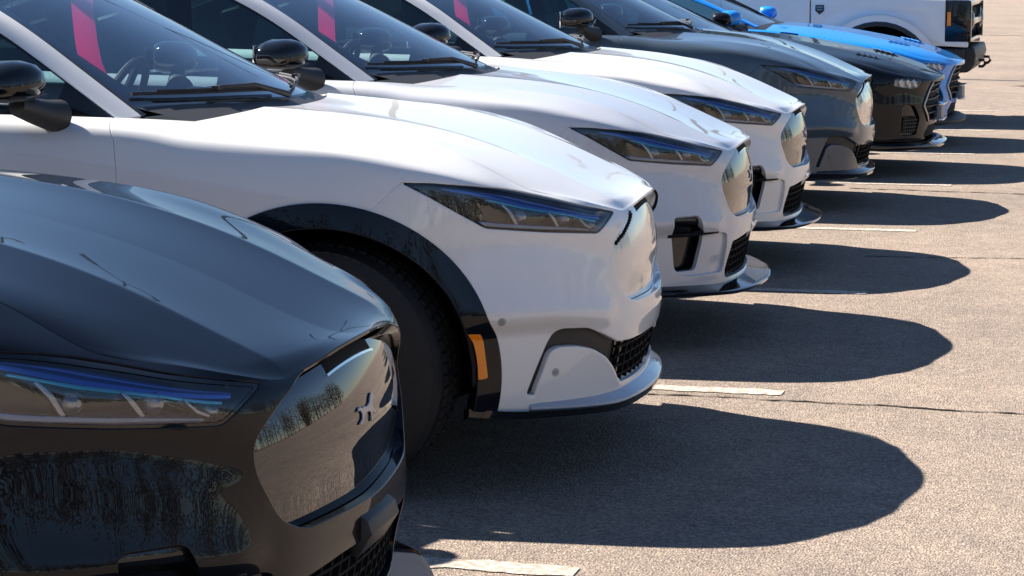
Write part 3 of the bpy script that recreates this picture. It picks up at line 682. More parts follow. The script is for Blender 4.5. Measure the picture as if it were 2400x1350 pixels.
    for a, b in zip(rows, rows[1:]):
        for j in range(m): bm.faces.new([a[j], a[(j+1) % m], b[(j+1) % m], b[j]])
    bm.faces.new(rows[0]); bm.faces.new(rows[-1]); fixn(bm); D['mirror'] = two('side_mirror', bm, angle=60)
    bm = bmesh.new(); tube(bm, [(-1.64,-.85,1.085),(-1.66,-.90,1.095),(-1.68,-.95,1.108),(-1.70,-1.02,1.125)], [.050,.042,.036,.028], 16); fixn(bm); D['arm'] = two('mirror_arm', bm)
    bm = bmesh.new(); box(bm, (-1.805,-1.045,1.183), (.006,.16,.095)); D['mglass'] = two('mirror_glass', bm, bevel=.002)
    bm = bmesh.new(); box(bm, (-1.70,-1.03,1.155), (.13,.16,.006)); D['mtrim'] = two('mirror_trim', bm, bevel=.003)
    # interior
    bm = bmesh.new(); rows = []
    for q in np.linspace(-.72,.72,13):
        b = .03*(1-(q/.72)**2); rows.append([bm.verts.new((x+b, q, z)) for x, z in ((-1.38,1.02),(-1.50,1.075),(-1.75,1.085),(-1.88,1.05),(-1.90,.90),(-1.75,.70))])
    for a, b in zip(rows, rows[1:]):
        for k in range(5): bm.faces.new([a[k], b[k], b[k+1], a[k+1]])
    fixn(bm); D['dash'] = bm_mesh('dashboard', bm)
    bm = bmesh.new(); box(bm, (-2.9,0,.50), (2.6,1.5,.04)); box(bm, (-4.1,0,.85), (.5,1.3,.5)); box(bm, (-2.9,-.81,.78),(2.5,.03,.5)); box(bm, (-2.9,.81,.78),(2.5,.03,.5)); D['floor'] = bm_mesh('cabin_lining', bm)
    bm = bmesh.new(); R = Matrix.Rotation(math.radians(-16),3,'Y')
    box(bm, (-2.45,0,.72), (.52,.50,.16)); box(bm, (-2.80,0,1.02), (.15,.48,.62), R); box(bm, (-2.90,0,1.385), (.11,.27,.17), R); tube(bm, [(-2.87,.05,1.25),(-2.89,.05,1.36)], .008, 6); tube(bm, [(-2.87,-.05,1.25),(-2.89,-.05,1.36)], .008, 6)
    D['seat'] = bm_mesh('seat', bm, True, .035, 3)
    bm = bmesh.new(); box(bm, (-3.55,0,.72), (.5,1.25,.16)); box(bm, (-3.85,0,1.0), (.15,1.25,.6), R)
    for y in (-.38,.38): box(bm, (-3.92,y,1.31), (.1,.26,.13), R)
    D['bench'] = bm_mesh('rear_bench', bm, True, .03, 3)
    bm = bmesh.new(); c = Vector((-1.89,.38,1.03)); ax = Matrix.Rotation(math.radians(-65),3,'Y')
    pts = [c+ax@Vector((.185*math.cos(t), .185*math.sin(t), 0)) for t in np.linspace(0,2*math.pi,29)]; tube(bm, pts, .014, 8, False)
    for t in (0.0, math.pi, -math.pi/2): tube(bm, [c, c+ax@Vector((.18*math.cos(t+math.pi/2), .18*math.sin(t+math.pi/2), 0))], .014, 6)
    tube(bm, [c, c+Vector((.25,0,-.10))], .03, 8); fixn(bm); D['wheel'] = bm_mesh('steering_wheel', bm)
    bm = bmesh.new(); box(bm, (-1.902,0,1.424), (.02,.19,.034), Matrix.Rotation(.2,3,'Y')); box(bm, (-1.915,0,1.443), (.03,.03,.016)); D['rear_mirror'] = bm_mesh('rear_view_mirror', bm, True, .006)
    return D
def wheel_meshes(R=.365, W=.235, rim=.245):
    D = {}; h = W/2
    prof = [(-h+.012,rim-.012),(-h,rim+.012),(-h-.006,rim+.05),(-h-.004,R-.045),(-h+.010,R-.018),(-h+.030,R-.009)]
    gro = []
    for yc in (-.062,-.021,.021,.062): gro += [(yc-.006,R-.008),(yc-.005,R-.016),(yc+.005,R-.016),(yc+.006,R-.008)]
    prof += gro+[(h-.030,R-.009),(h-.010,R-.018),(h+.004,R-.045),(h+.006,rim+.05),(h,rim+.012),(h-.012,rim-.012)]
    bm = bmesh.new(); lathe_y(bm, prof, 96); fixn(bm); D['tyre'] = bm_mesh('tyre', bm, angle=30)
    bm = bmesh.new(); rnd = random.Random(4); N = 68
    for row, (y0, y1) in enumerate(((-h+.008,-.070),(-.055,-.028),(-.013,.013),(.028,.055),(.070,h-.008))):
        for k in range(N):
            t0 = 2*math.pi*(k+.3*row)/N; dt = 2*math.pi/N*(.80 if k % 3 else .70); sk = .012*(1 if row % 2 else -1)
            def pt(t, y, r): return (r*math.cos(t), y, r*math.sin(t))
            ro = R-(.006 if row in (0,4) else 0); e = .010 if row in (0,4) else 0
            q = []
            for r in (R-.012, ro):
                for t, y in ((t0,y0),(t0+dt,y0),(t0+dt+sk,y1),(t0+sk,y1)):
                    rr = r-(e if (row == 0 and y == y0) or (row == 4 and y == y1) else 0); q.append(bm.verts.new(pt(t, y, rr)))
            bm.faces.new(q[4:]); 
            for i in range(4): bm.faces.new([q[i], q[(i+1) % 4], q[4+(i+1) % 4], q[4+i]])
    fixn(bm); D['tread'] = bm_mesh('tread', bm, False)
    bm = bmesh.new(); lathe_y(bm, [(-h+.012,rim+.004),(-h+.004,rim-.004),(-h+.012,rim-.016),(h-.03,rim-.03),(h-.03,.05)], 64)
    for k in range(10):
        t = 2*math.pi*k/10+(.09 if k % 2 else -.09); c, s = math.cos(t), math.sin(t)
        prism(bm, [(.05*c-.022*s,-h+.035,.05*s+.022*c),(.05*c+.022*s,-h+.035,.05*s-.022*c),((rim-.01)*c+.014*s,-h+.018,(rim-.01)*s-.014*c),((rim-.01)*c-.014*s,-h+.018,(rim-.01)*s+.014*c)], (0,0,0), (0,.03,0))
    lathe_y(bm, [(-h+.03,.0),(-h+.03,.055),(-h+.05,.065),(-h+.09,.065)], 20); fixn(bm); D['rim'] = bm_mesh('rim', bm, angle=30)
    bm = bmesh.new(); lathe_y(bm, [(-.02,.06),(-.02,.165),(.005,.165),(.005,.06)], 40); fixn(bm); D['disc'] = bm_mesh('brake_disc', bm, angle=30)
    return D
# ---------------------------------------------------------------- putting one crossover together
D = crossover(); D.update(cabin()); WH = wheel_meshes()
def add_wheels(root, wb, y, z, front, meshes=None, rim='alloy_dark', steer=0):
    meshes = meshes or WH
    for cx in (front, front-wb):
        for s in (-1, 1):
            w = put('wheel', meshes['tyre'], 'rubber', root); w.location = (cx, s*y, z); w.rotation_euler = (0, .3+cx, (0 if s < 0 else math.pi)+(steer if cx == front else 0))
            put('tread', meshes['tread'], 'rubber', w); put('rim', meshes['rim'], rim, w); put('brake_disc', meshes['disc'], 'dull_metal', w)
def build_crossover(label, paint, sport, loc, rz, group, panel='panel_black', plate='dark', lip='gloss_black', rail=None, zs=1.0):
    root = thing('crossover_car', label, 'car', loc, rz, group)
    P = lambda n, me, m, par=root, lab=None: put(n, me, m, par, lab)
    P('hood', D['hood'], paint)
    b = P('bumper', D['bumper_s' if sport else 'bumper'], paint)
    for m in D['sens'][0]: P('parking_sensor', m, 'pale' if 'white' in paint or 'pearl' in paint else paint, b)
    if not sport:
        for m in D['sens'][1]: P('parking_sensor', m, 'pale' if 'white' in paint or 'pearl' in paint else paint, b)
        v = P('air_vent', D['vent'], 'satin_black'); P('mesh_plate', D['mplate'], 'mesh_gloss', v); P('mesh_rib', D['ribs'], 'dark', v)['kind'] = 'stuff'
        P('lower_lip', D['lip'], 'lip' if paint == 'paint_white' else 'gloss_black'); P('air_dam', D['skirt'], 'gloss_black')
    else:
        for i in (0,1):
            p = P('pocket_panel', D['pocket'][i], paint); P('brake_duct', D['duct'][i], 'gloss_black', p); P('duct_blade', D['blade'][i], 'gloss_black', p)
        v = P('lower_grille', D['mesh_s'], 'mesh_gloss'); P('mesh_rib', D['ribs_s'], 'dark', v)['kind'] = 'stuff'
        s = P('splitter', D['split'], 'gloss_black')
    g = P('grille_panel', D['panel'], panel); P('grille_slot', D['slot'], 'dark', g)
    if sport: P('slot_bar', D['slot_bar'], 'chrome', g); P('emblem', D['emblem'], 'badge', g)
    if sport: pb = P('plate_bracket', D['plate'], plate); pb.location = (.015 if paint == 'paint_black' else 0, 0, 0)
    else:
        for i in (0,1): P('edge_clip', D['clips'][i], 'dark', g)['kind'] = 'stuff'
    for i in (0,1):
        P('fender', D['fender'][i], paint)
        h = P('headlamp', D['lamp'][i], 'lamp_black'); P('lens', D['lens'][i], 'lens', h); P('lens_border', D['lens_rim'][i], 'gloss_black', h); P('light_guide', D['guide'][i], 'drl', h); P('light_guide', D['guide2'][i], 'drl_teal', h); P('lamp_ledge', D['ledge'][i], 'ledge', h)
        for q in D['bars']: P('light_bar', q[i], 'dull_metal', h)
        for q in D['proj']: P('projector', q[i], 'dull_metal', h)
        t = P('wheel_arch_trim', D['arch_f'][i], 'arch_gloss'); P('side_marker', D['amber'][i], 'amber', t); P('wheel_arch_trim', D['arch_r'][i], 'arch_gloss'); P('wheel_arch_liner', D['liner0'][i], 'dark'); P('wheel_arch_liner', D['liner1'][i], 'dark')
        d = P('front_door', D['door'][i], paint); P('front_side_window', D['glass_f'][i], 'window', d); P('rear_door', D['rdoor'][i], paint); P('rear_side_window', D['glass_r'][i], 'privacy'); P('window_trim', D['sail'][i], 'gloss_black')
        P('roof_rail', D['pillar'][i], rail or paint); P('pillar_seal', D['seal'][i], 'satin_black')
        m = P('side_mirror', D['mirror'][i], 'gloss_black'); m.location = (-.17*i, -.04*i, -.01*i); P('mirror_arm', D['arm'][i], 'satin_black', m); P('mirror_glass', D['mglass'][i], 'chrome', m); P('mirror_trim', D['mtrim'][i], 'satin_black', m)
        P('wiper', D['wipers'][i], 'satin_black')
    for n, k, m in (('rear_body','quarter',paint),('sill_trim','sill','gloss_black'),('underbody','under','dark'),('windscreen','windscreen','wind'),('windscreen_border','frit','gloss_black'),('roof','roof','roof_glass'),('rear_window','tailglass','privacy'),('tailgate_panel','tail',paint),
                    ('cowl_panel','cowl','satin_black'),('dashboard','dash','interior'),('cabin_lining','floor','interior'),('rear_bench','bench','seat'),('steering_wheel','wheel','satin_black'),('rear_view_mirror','rear_mirror','satin_black')):
        P(n, D[k], m)
    for y in (-.38,.38): s = P('seat', D['seat'], 'seat'); s.location = (0, y, 0)
    add_wheels(root, 2.984, .772, .365, -.848, steer=-.16 if paint == 'paint_white' and not sport else 0)
    root.scale = (1, 1, zs)
    return root
G1 = 'row of parked electric crossovers'
build_crossover('glossy black crossover nearest the camera with mirror-like black grille panel', 'paint_black', True, (-1.386,4.2732,0), .0381, G1, plate='satin_black')
build_crossover('white crossover with amber side marker, black wheel arch and plain white nose panel', 'paint_white', False, (-1.4101,7.2553,0), .0816, G1, panel='film', plate='pale')
build_crossover('pearl white crossover with large oval-cornered bumper ducts, beside the white car with amber marker', 'paint_pearl', True, (-1.489,9.75,0), .0546, G1, zs=.984, panel='panel_bright', plate='paint_pearl')
build_crossover('white crossover with glossy black grille panel, parked beside the dark grey crossover', 'paint_white', True, (-1.572,12.10,0), .0209, G1, zs=.986, panel='panel_bright', plate='paint_white')
build_crossover('dark grey crossover with crinkled silvery nose film and dark headlamps', 'paint_grey', False, (-1.5422,15.1185,0), .0308, G1, panel='chrome_film', plate='paint_grey')
# ---------------------------------------------------------------- coupe
CP = np.array([(0,0),(-.012,.2),(-.045,.4),(-.10,.54),(-.165,.65),(-.25,.74),(-.36,.82),(-.50,.88),(-.68,.925),(-.87,.945),(-1.06,.945),(-1.3,.935),(-1.6,.93),(-2.0,.925),(-2.5,.925),(-3.0,.935),(-3.55,.955),(-3.9,.95),(-4.25,.93),(-4.5,.88),(-4.68,.76),(-4.77,.5),(-4.79,.25),(-4.80,0)])
CKEY = [0,3,6,8,9,12,14,16,19,23]
CPROF = [
 [(.0,.70),(.0,.672),(-.03,.63),(-.035,.56),(-.02,.50),(-.03,.43),(-.045,.36),(-.05,.29),(-.07,.20)],
 [(0,.70),(.004,.675),(.0,.63),(.0,.57),(.004,.51),(.0,.44),(-.012,.37),(-.02,.29),(-.04,.20)],
 [(-.03,.745),(-.004,.715),(.0,.67),(.0,.60),(.005,.53),(.004,.46),(.0,.38),(-.006,.30),(-.02,.21)],
 [(-.15,.845),(-.09,.835),(-.04,.79),(-.012,.73),(.0,.65),(.006,.55),(.004,.45),(0,.35),(-.01,.24)],
 [(-.18,.885),(-.11,.878),(-.05,.84),(-.015,.77),(.003,.69),(.010,.58),(.008,.46),(0,.34),(-.015,.22)],
 [(-.13,.975),(-.08,.96),(-.04,.91),(-.012,.83),(.0,.73),(.004,.60),(.0,.46),(-.015,.33),(-.05,.20)],
 [(-.13,.985),(-.08,.97),(-.04,.92),(-.012,.83),(.0,.73),(.004,.60),(.0,.46),(-.015,.33),(-.05,.20)],
 [(-.22,1.01),(-.12,1.0),(-.04,.95),(-.005,.86),(.006,.75),(.010,.60),(.006,.46),(-.01,.33),(-.03,.22)],
 [(-.16,1.01),(-.08,1.0),(-.03,.96),(-.0,.88),(.0,.78),(.0,.62),(-.01,.48),(-.03,.36),(-.06,.26)],
 [(-.12,1.01),(-.04,1.0),(-.01,.96),(-.0,.88),(-.02,.78),(-.02,.62),(-.01,.48),(-.03,.36),(-.10,.26)]]
CEDGE = [(0,0,.705),(-.012,.2,.700),(-.045,.40,.692),(-.10,.53,.700),(-.165,.62,.716),(-.25,.69,.738),(-.36,.735,.770),(-.50,.76,.812),(-.68,.765,.855),(-.87,.765,.888),(-1.06,.77,.915),(-1.3,.78,.945),(-1.58,.80,.968)]
C_C = fit(side_net(CP, CKEY, CPROF, CEDGE, {5:(.72,.712),6:(.785,.735),7:(.82,.785),8:(.84,.835),9:(.845,.872),10:(.85,.90)}), SYM_S)
C_U = np.linspace(0, len(CP)-1, (len(CP)-1)*9+1); C_V = np.linspace(0, 8, 57)
C_S = surf(C_C, C_U, C_V, SYM_S); C_S[0,:,1] = 0; C_S[-1,:,1] = 0; C_N = grid_normals(C_S, C_U, C_V)
if C_N[90,28,1] > 0: C_N = -C_N
C_N[0,:,1] = 0; C_N[-1,:,1] = 0
C_ARC = np.concatenate([[0], np.cumsum(np.linalg.norm(np.diff(C_S[:, 28, :2], axis=0), axis=1))])
cside = pan_grid(C_S, C_N, np.stack([np.repeat(C_ARC[:,None], len(C_V), 1), C_S[:,:,2], np.repeat(C_V[None], len(C_U), 0)], 2)); orient(cside)
CHX = [0,.05,.12,.18,.28,.37,.5,.69,.88,1.08,1.3,1.5,1.7]; CHZ = [.705,.718,.742,.762,.796,.824,.856,.894,.930,.962,.986,1.0,1.012]
def choodnet():
    xc = [0,-.06,-.16,-.32,-.52,-.76,-1.04,-1.32,-1.56]; fr = surf(C_C, np.linspace(0,5.5,9), [0.0], SYM_S)[:,0]; ed = surf(C_C, np.array([5.5,6.2,6.9,7.6,8.4,9.3,10.3,11.2,12.0]), [0.0], SYM_S)[:,0]; zt = lambda x: np.interp(-x, CHX, CHZ); P = np.zeros((9,9,3))
    for i in range(9):
        w = i/8
        for j in range(9):
            q = j/8; E = ed[i]; fx = (fr[j,0]-fr[0,0])/(fr[8,0]-fr[0,0]); qx = (1-w)*fx+w*q**2.2
            y = E[1]*((1-w)*fr[j,1]/fr[8,1]+w*q); x = xc[i]+(E[0]-xc[i])*qx; cs = E[2]-zt(E[0]); cf = fr[j,2]-zt(fr[j,0])-(fr[8,2]-zt(fr[8,0]))*q**2.4
            P[i,j] = (x, y, zt(x)+cs*q**2.4+cf*max(0,1-w*3.5)**2)
    P[0] = fr; P[:,8] = ed; return P
CH_C = fit(choodnet(), SYM_H); CH_U = np.linspace(0,8,97); CH_S = hood_crease(surf(CH_C, CH_U, V_H, SYM_H)); CH_N = grid_normals(CH_S, CH_U, V_H); CH_N[:,0,1] = 0
if CH_N[50,10,2] < 0: CH_N = -CH_N
chood = pan_grid(CH_S, CH_N, np.stack([np.repeat(CH_U[:,None], len(V_H), 1), np.repeat(V_H[None], len(CH_U), 0)], 2)); orient(chood)
CC_C = [(-1.60,1.012),(-1.85,1.13),(-2.1,1.245),(-2.35,1.335),(-2.6,1.38),(-2.9,1.39),(-3.3,1.36),(-3.7,1.28),(-4.05,1.18),(-4.35,1.08),(-4.55,1.02)]
CC_R = [(-1.66,.755,.99),(-1.93,.705,1.11),(-2.18,.665,1.215),(-2.42,.63,1.295),(-2.65,.60,1.335),(-2.9,.58,1.345),(-3.3,.56,1.315),(-3.68,.55,1.24),(-4.0,.55,1.15),(-4.3,.55,1.07),(-4.5,.55,1.015)]
CC_B = [(-1.68,.785,.97),(-1.95,.79,.975),(-2.2,.79,.975),(-2.45,.79,.98),(-2.7,.79,.98),(-2.95,.785,.985),(-3.3,.77,.99),(-3.6,.74,.995),(-3.9,.70,1.0),(-4.2,.66,1.0),(-4.45,.60,.99)]
def ccan():
    P = np.zeros((11,8,3))
    for i in range(11):
        c, r, b = np.array([CC_C[i][0],0,CC_C[i][1]]), np.array(CC_R[i]), np.array(CC_B[i])
        for j, q in enumerate((0,.38,.70,.90,1.0)): P[i,j] = (c[0]+(r[0]-c[0])*q**2, r[1]*q, c[2]+(r[2]-c[2])*q**2.3)
        for j, q in ((5,.22),(6,.6),(7,1.0)): P[i,j] = r+(b-r)*q+np.array([0,.02*math.sin(q*math.pi),0])
    P[:,:,1] *= -1; return P
cC = fit(ccan(), SYM_C); cS = surf(cC, U_C, V_C, SYM_C); cN = grid_normals(cS, U_C, V_C); cN[:,0,1] = 0
if cN[80,5,2] < 0: cN = -cN
ccanp = pan_grid(cS, cN, np.stack([np.repeat(U_C[:,None], len(V_C), 1), np.repeat(V_C[None], len(U_C), 0)], 2)); orient(ccanp)
def cP(a, z, off=0.0):
    r = np.interp(abs(a), C_ARC, np.arange(len(C_ARC))); i = min(int(r), len(C_ARC)-2); f = r-i
    col = C_S[i]*(1-f)+C_S[i+1]*f; nn = C_N[i]*(1-f)+C_N[i+1]*f; zz = col[::-1,2]; k = np.interp(z, zz, np.arange(len(zz))); j = np.arange(len(zz))
    p = np.array([np.interp(k, j, col[::-1,c]) for c in range(3)]); n = np.array([np.interp(k, j, nn[::-1,c]) for c in range(3)]); return p+n/np.linalg.norm(n)*off
def cribbon(pts, w, o0, o1):
    global P_at
    keep = P_at; P_at = cP
    try: return ribbon(pts, w, o0, o1)
    finally: P_at = keep
def coupe():
    K = {}; nose = lambda V: np.abs(V[:,1]) < 1e-5
    GRC = [(0,.672),(.41,.672),(.555,.515),(.545,.49),(.45,.395),(0,.385)]; GRC = round_poly(GRC+[(-a,z) for a,z in GRC[-2:0:-1]], .015, 3)
    LMP = round_poly([(.87,.715),(.60,.700),(.565,.690),(.61,.638),(.70,.630),(.86,.655)], .01, 2)
    VNT = round_poly([(.79,.505),(.745,.530),(.665,.515),(.585,.41),(.61,.30),(.78,.295)], .02, 3)
    LOW = [(0,.365),(.42,.365),(.50,.30),(.47,.255),(0,.25)]; LOW = round_poly(LOW+[(-a,z) for a,z in LOW[-2:0:-1]], .015, 3)
    ar = lambda p, cx: np.hypot(p.V[:,0]-cx, p.V[:,2]-.34)
    f = clip(cside, 2.35-cside.A[:,0]); f = clip(clip(f, ar(f,-.90)-.385), 7.3-f.A[:,2])
    sd = lambda p, P: poly_sd(p.A[:,0], p.A[:,1], P)
    seam = lambda p: p.A[:,0]-(1.02+.25*np.clip(.8-p.A[:,1],0,1))
    b = clip(f, -seam(f)-.002); full = b
    for P in (GRC, LMP, VNT, LOW): b = clip(b, -sd(b, P))
    K['bumper'] = mesh_of('bumper', both(flange(biggest(b), .03, .003, nose)))
    fd = clip(f, seam(f)-.002); fd = clip(fd, 2.05-fd.A[:,0]); K['fender'] = pan2('fender', flange(clip(fd, -sd(fd, LMP)), .008))
    K['grille'] = mesh_of('grille', both(offset(clip(full, sd(full, GRC)+.004), -.035))); K['low'] = mesh_of('lower_grille', both(offset(clip(full, sd(full, LOW)+.004), -.03)))
    K['duct'] = pan2('air_duct', flange(offset(clip(full, sd(full, VNT)+.004), -.02), .03)); K['duct_mesh'] = pan2('duct_mesh', offset(clip(full, sd(full, round_poly([(.765,.44),(.64,.44),(.60,.40),(.62,.31),(.765,.31)], .01, 2))), -.012))
    bm = join_bm([cribbon([(a,.315),(a,.435)], .003, -.014, .0) for a in (.745,.72,.695,.67,.645)]+[cribbon([(.765,z),(.615,z)], .003, -.014, .0) for z in (.335,.36,.385,.41)]); K['duct_bars'] = two('duct_mesh', bm, smooth=False)
    K['lamp'] = pan2('headlamp', flange(offset(clip(f, sd(f, LMP)), -.035), .001)); K['lens'] = pan2('lens', offset(clip(f, sd(f, LMP)), -.002))
    K['bars'] = [two('light_bar', cribbon([(t,.697),(t-.045,.645)], .013, -.033, -.008)) for t in (.815,.745,.675)]
    K['frame'] = two('grille_frame', cribbon([(.41,.672),(.555,.515),(.545,.49),(.45,.395)], .009, -.03, .010), bevel=.002)
    bm = bmesh.new()
    for z in (.45,.50,.55,.60,.64): 
        rows = []
        for a in np.linspace(-.5,.5,21):
            if abs(a) > (.42+(.66-z)*.8): continue
            p = cP(a, z, -.03); p[1] = -p[1] if a > 0 else p[1]; q = cP(a, z, -.012); q[1] = p[1]; rows.append([bm.verts.new(c) for c in (p, q, q+np.array([0,0,-.008]), p+np.array([0,0,-.008]))])
        for x, y in zip(rows, rows[1:]):
            for k in range(4): bm.faces.new([x[k], x[(k+1)%4], y[(k+1)%4], y[k]])
    fixn(bm); K['gbar'] = bm_mesh('grille_bar', bm, False)
    bm = bmesh.new(); box(bm, (-.015,0,.44), (.035,.32,.105)); K['plate'] = bm_mesh('plate_bracket', bm, True, .006)
    bm = bmesh.new(); box(bm, (-.01,0,.497), (.06,.34,.012)); box(bm, (-.008,0,.385), (.055,.34,.012)); K['plate_rim'] = bm_mesh('plate_frame', bm, True, .003)
    h = clip(chood, chood.A[:,0]-.03); K['hood'] = mesh_of('hood', both(flange(clip(h, 7.97-h.A[:,1]), .015, .003, nose)))
    # louvres
    vb, vsl = bmesh.new(), []
    def hp(u, v, o): 
        p = surf(CH_C, [u], [v], SYM_H); w = u/8; q = v/8; p = p[0,0]; return p+np.array([-.25,0,1])*o
    for s in (1,):
        pass
    q = [hp(3.1,2.2,.006),hp(3.1,4.2,.006),hp(3.95,4.6,.006),hp(3.95,2.5,.006)]; prism(vb, q, (0,0,0), (0,0,.004)); fixn(vb); K['vent'] = two('hood_vent', vb)
    for k in range(4):
        bm = bmesh.new(); u = 3.15+k*.2; a, b_ = hp(u,2.3+k*.08,.008), hp(u,4.15+k*.1,.008); c, d = hp(u+.14,2.3+k*.08,.022), hp(u+.14,4.15+k*.1,.022); prism(bm, [a,b_,d,c], (0,0,0), (-.006,0,-.004)); fixn(bm); vsl.append(two('louvre', bm))
    K['slats'] = vsl
    def reg(u0,u1,v0,v1):
        p = ccanp
        for g in (lambda p: p.A[:,0]-u0, lambda p: u1-p.A[:,0], lambda p: p.A[:,1]-v0, lambda p: v1-p.A[:,1]): p = clip(p, g(p))
        return p
    K['windscreen'] = mesh_of('windscreen', both(reg(.02,3.9,-1,3.2))); fr = reg(0,4,-1,3.3); K['frit'] = mesh_of('windscreen_border', both(offset(clip(fr, -poly_sd(fr.A[:,0], fr.A[:,1], round_poly([(.35,-9),(.35,2.75),(3.75,2.85),(3.75,-9)], .5, 5))), -.005)))
    K['pillar'] = pan2('roof_rail', flange(offset(reg(-.1,10.1,3.25,4.45), .004), .012)); K['roof'] = mesh_of('roof', both(flange(reg(3.95,6.6,-1,3.27), .012, .002, nose))); K['side'] = pan2('side_window', reg(.5,6.9,4.45,7)); K['tailglass'] = mesh_of('rear_window', both(reg(6.65,9.4,-1,3.3))); K['tail'] = mesh_of('boot_panel', both(join(reg(9.4,10,-1,3.3), reg(6.9,10,4.45,7))))
    d = clip(cside, cside.A[:,0]-2.05-.004); d = clip(clip(d, ar(d,-3.62)-.385), 7.3-d.A[:,2]); e = lambda p: -2.95-p.V[:,0]
    K['door'] = pan2('door', flange(clip(d, -e(d)-.002), .008)); K['quarter'] = mesh_of('rear_body', both(flange(clip(d, e(d)-.002), .02, .0015, nose)))
    k = clip(cside, cside.A[:,2]-7.3); k = clip(clip(k, k.A[:,0]-1.4), ar(k,-3.62)-.37); K['sill'] = mesh_of('sill_trim', both(flange(k, .1)))
    bm = bmesh.new(); box(bm, (-2.3,0,.28), (2.0,1.6,.14)); box(bm, (-.45,0,.36),(.6,1.0,.2)); box(bm, (-.9,0,.5),(.8,1.0,.5)); box(bm, (-3.6,0,.5),(1.9,1.1,.5)); box(bm, (-2.6,0,.62),(1.8,1.5,.4)); K['under'] = bm_mesh('underbody', bm)
    bm = bmesh.new(); us = np.linspace(0, 9, 40); rows = []
    for u in us:
        p = surf(C_C, [u], [8.0], SYM_S)[0,0]; q = surf(C_C, [u+1e-3], [8.0], SYM_S)[0,0]; t = q-p; n = np.array([-t[1], t[0], 0]); n /= np.linalg.norm(n); n = -n if (n[0] < 0 and n[1] > 0) or n[1] > .1 else n
        f_ = np.interp(u, [0,4.5,9], [1,.7,0]); rows.append([bm.verts.new(p+n*o*f_+n*o2+np.array([0,0,dz])) for o, o2, dz in ((-.02,-.02,.05),(.04,.0,.045),(.085,.012,.022),(.08,.012,-.002),(-.02,-.03,-.02))])
    rows[0] = rows[0]
    for v in rows[0]: v.co.y = 0
    for x, y in zip(rows, rows[1:]):
        for k in range(5): bm.faces.new([x[k], x[(k+1)%5], y[(k+1)%5], y[k]])
    bm.faces.new(rows[-1]); b2 = bm_mirror(bm); bm = join_bm([bm, b2]); bmesh.ops.remove_doubles(bm, verts=bm.verts, dist=1e-5); fixn(bm); K['split'] = bm_mesh('splitter', bm, True, .003, 2, 40)
    bm = bmesh.new(); r_ = []
    for qv in np.linspace(-1,1,21):
        e0 = surf(CH_C, [8.0], [abs(qv)*8], SYM_H)[0,0]; w0 = surf(cC, [.35], [abs(qv)*3.2], SYM_C)[0,0]
        for p in (e0, w0): p[1] = abs(p[1])*(1 if qv > 0 else -1)
        r_.append([bm.verts.new(e0+np.array([.05,0,-.02])), bm.verts.new(w0+np.array([0,0,-.014]))])
    for a, b_ in zip(r_, r_[1:]): bm.faces.new([a[0], b_[0], b_[1], a[1]])
    fixn(bm); K['cowl'] = bm_mesh('cowl_panel', bm)
    return K
CK = coupe()
def build_coupe(label, paint, loc, rz, group):
    root = thing('sports_coupe', label, 'car', loc, rz, group); P = lambda n, me, m, par=root: put(n, me, m, par)
    P('hood', CK['hood'], paint); P('bumper', CK['bumper'], paint)
    g = P('grille', CK['grille'], 'dark'); P('grille_bar', CK['gbar'], 'satin_black', g)['kind'] = 'stuff'
    for i in (0,1): P('grille_frame', CK['frame'][i], 'dull_metal', g)
    P('lower_grille', CK['low'], 'dark'); P('splitter', CK['split'], 'gloss_black' if paint != 'paint_blue' else 'satin_black'); pb = P('plate_bracket', CK['plate'], 'pale'); P('plate_frame', CK['plate_rim'], 'chrome', pb)
    for i in (0,1):
        P('fender', CK['fender'][i], paint); d = P('air_duct', CK['duct'][i], 'gloss_black'); q = P('duct_mesh', CK['duct_bars'][i], 'satin_black', d); q['kind'] = 'stuff'
        h = P('headlamp', CK['lamp'][i], 'lamp_pale'); P('lens', CK['lens'][i], 'lens', h)
        for b in CK['bars']: P('light_bar', b[i], 'paint_white', h)
        v = P('hood_vent', CK['vent'][i], 'satin_black')
        for sl in CK['slats']: P('louvre', sl[i], 'paint_grey' if paint != 'paint_blue' else 'paint_blue', v)
        P('roof_rail', CK['pillar'][i], paint); P('side_window', CK['side'][i], 'window'); P('door', CK['door'][i], paint)
        m = P('side_mirror', D['mirror'][i], paint); m.location = (-.12, 0, -.12); P('mirror_arm', D['arm'][i], 'satin_black', m)
    for n, k, m in (('windscreen','windscreen','wind'),('windscreen_border','frit','gloss_black'),('roof','roof',paint),('rear_window','tailglass','privacy'),('boot_panel','tail',paint),('rear_body','quarter',paint),('sill_trim','sill','gloss_black'),('underbody','under','dark'),('cowl_panel','cowl','satin_black')): P(n, CK[k], m)
    d = P('dashboard', D['dash'], 'interior'); d.location = (-.22,0,-.12)
    for y in (-.37,.37): s = P('seat', D['seat'], 'seat'); s.location = (-.25,y,-.20)
    w = P('steering_wheel', D['wheel'], 'satin_black'); w.location = (-.22,0,-.12)
    add_wheels(root, 2.72, .80, .345, -.90, WH2)
    return root
WH2 = wheel_meshes(.345, .25, .235)
build_coupe('low black sports coupe with three pale slanted bars in its headlamp', 'paint_coal', (-1.30,17.7,0), 0.0, 'pair of low sports coupes')
build_coupe('bright blue sports coupe parked next to the white off-road vehicle', 'paint_blue', (-1.335,20.45,0), 0.0, 'pair of low sports coupes')
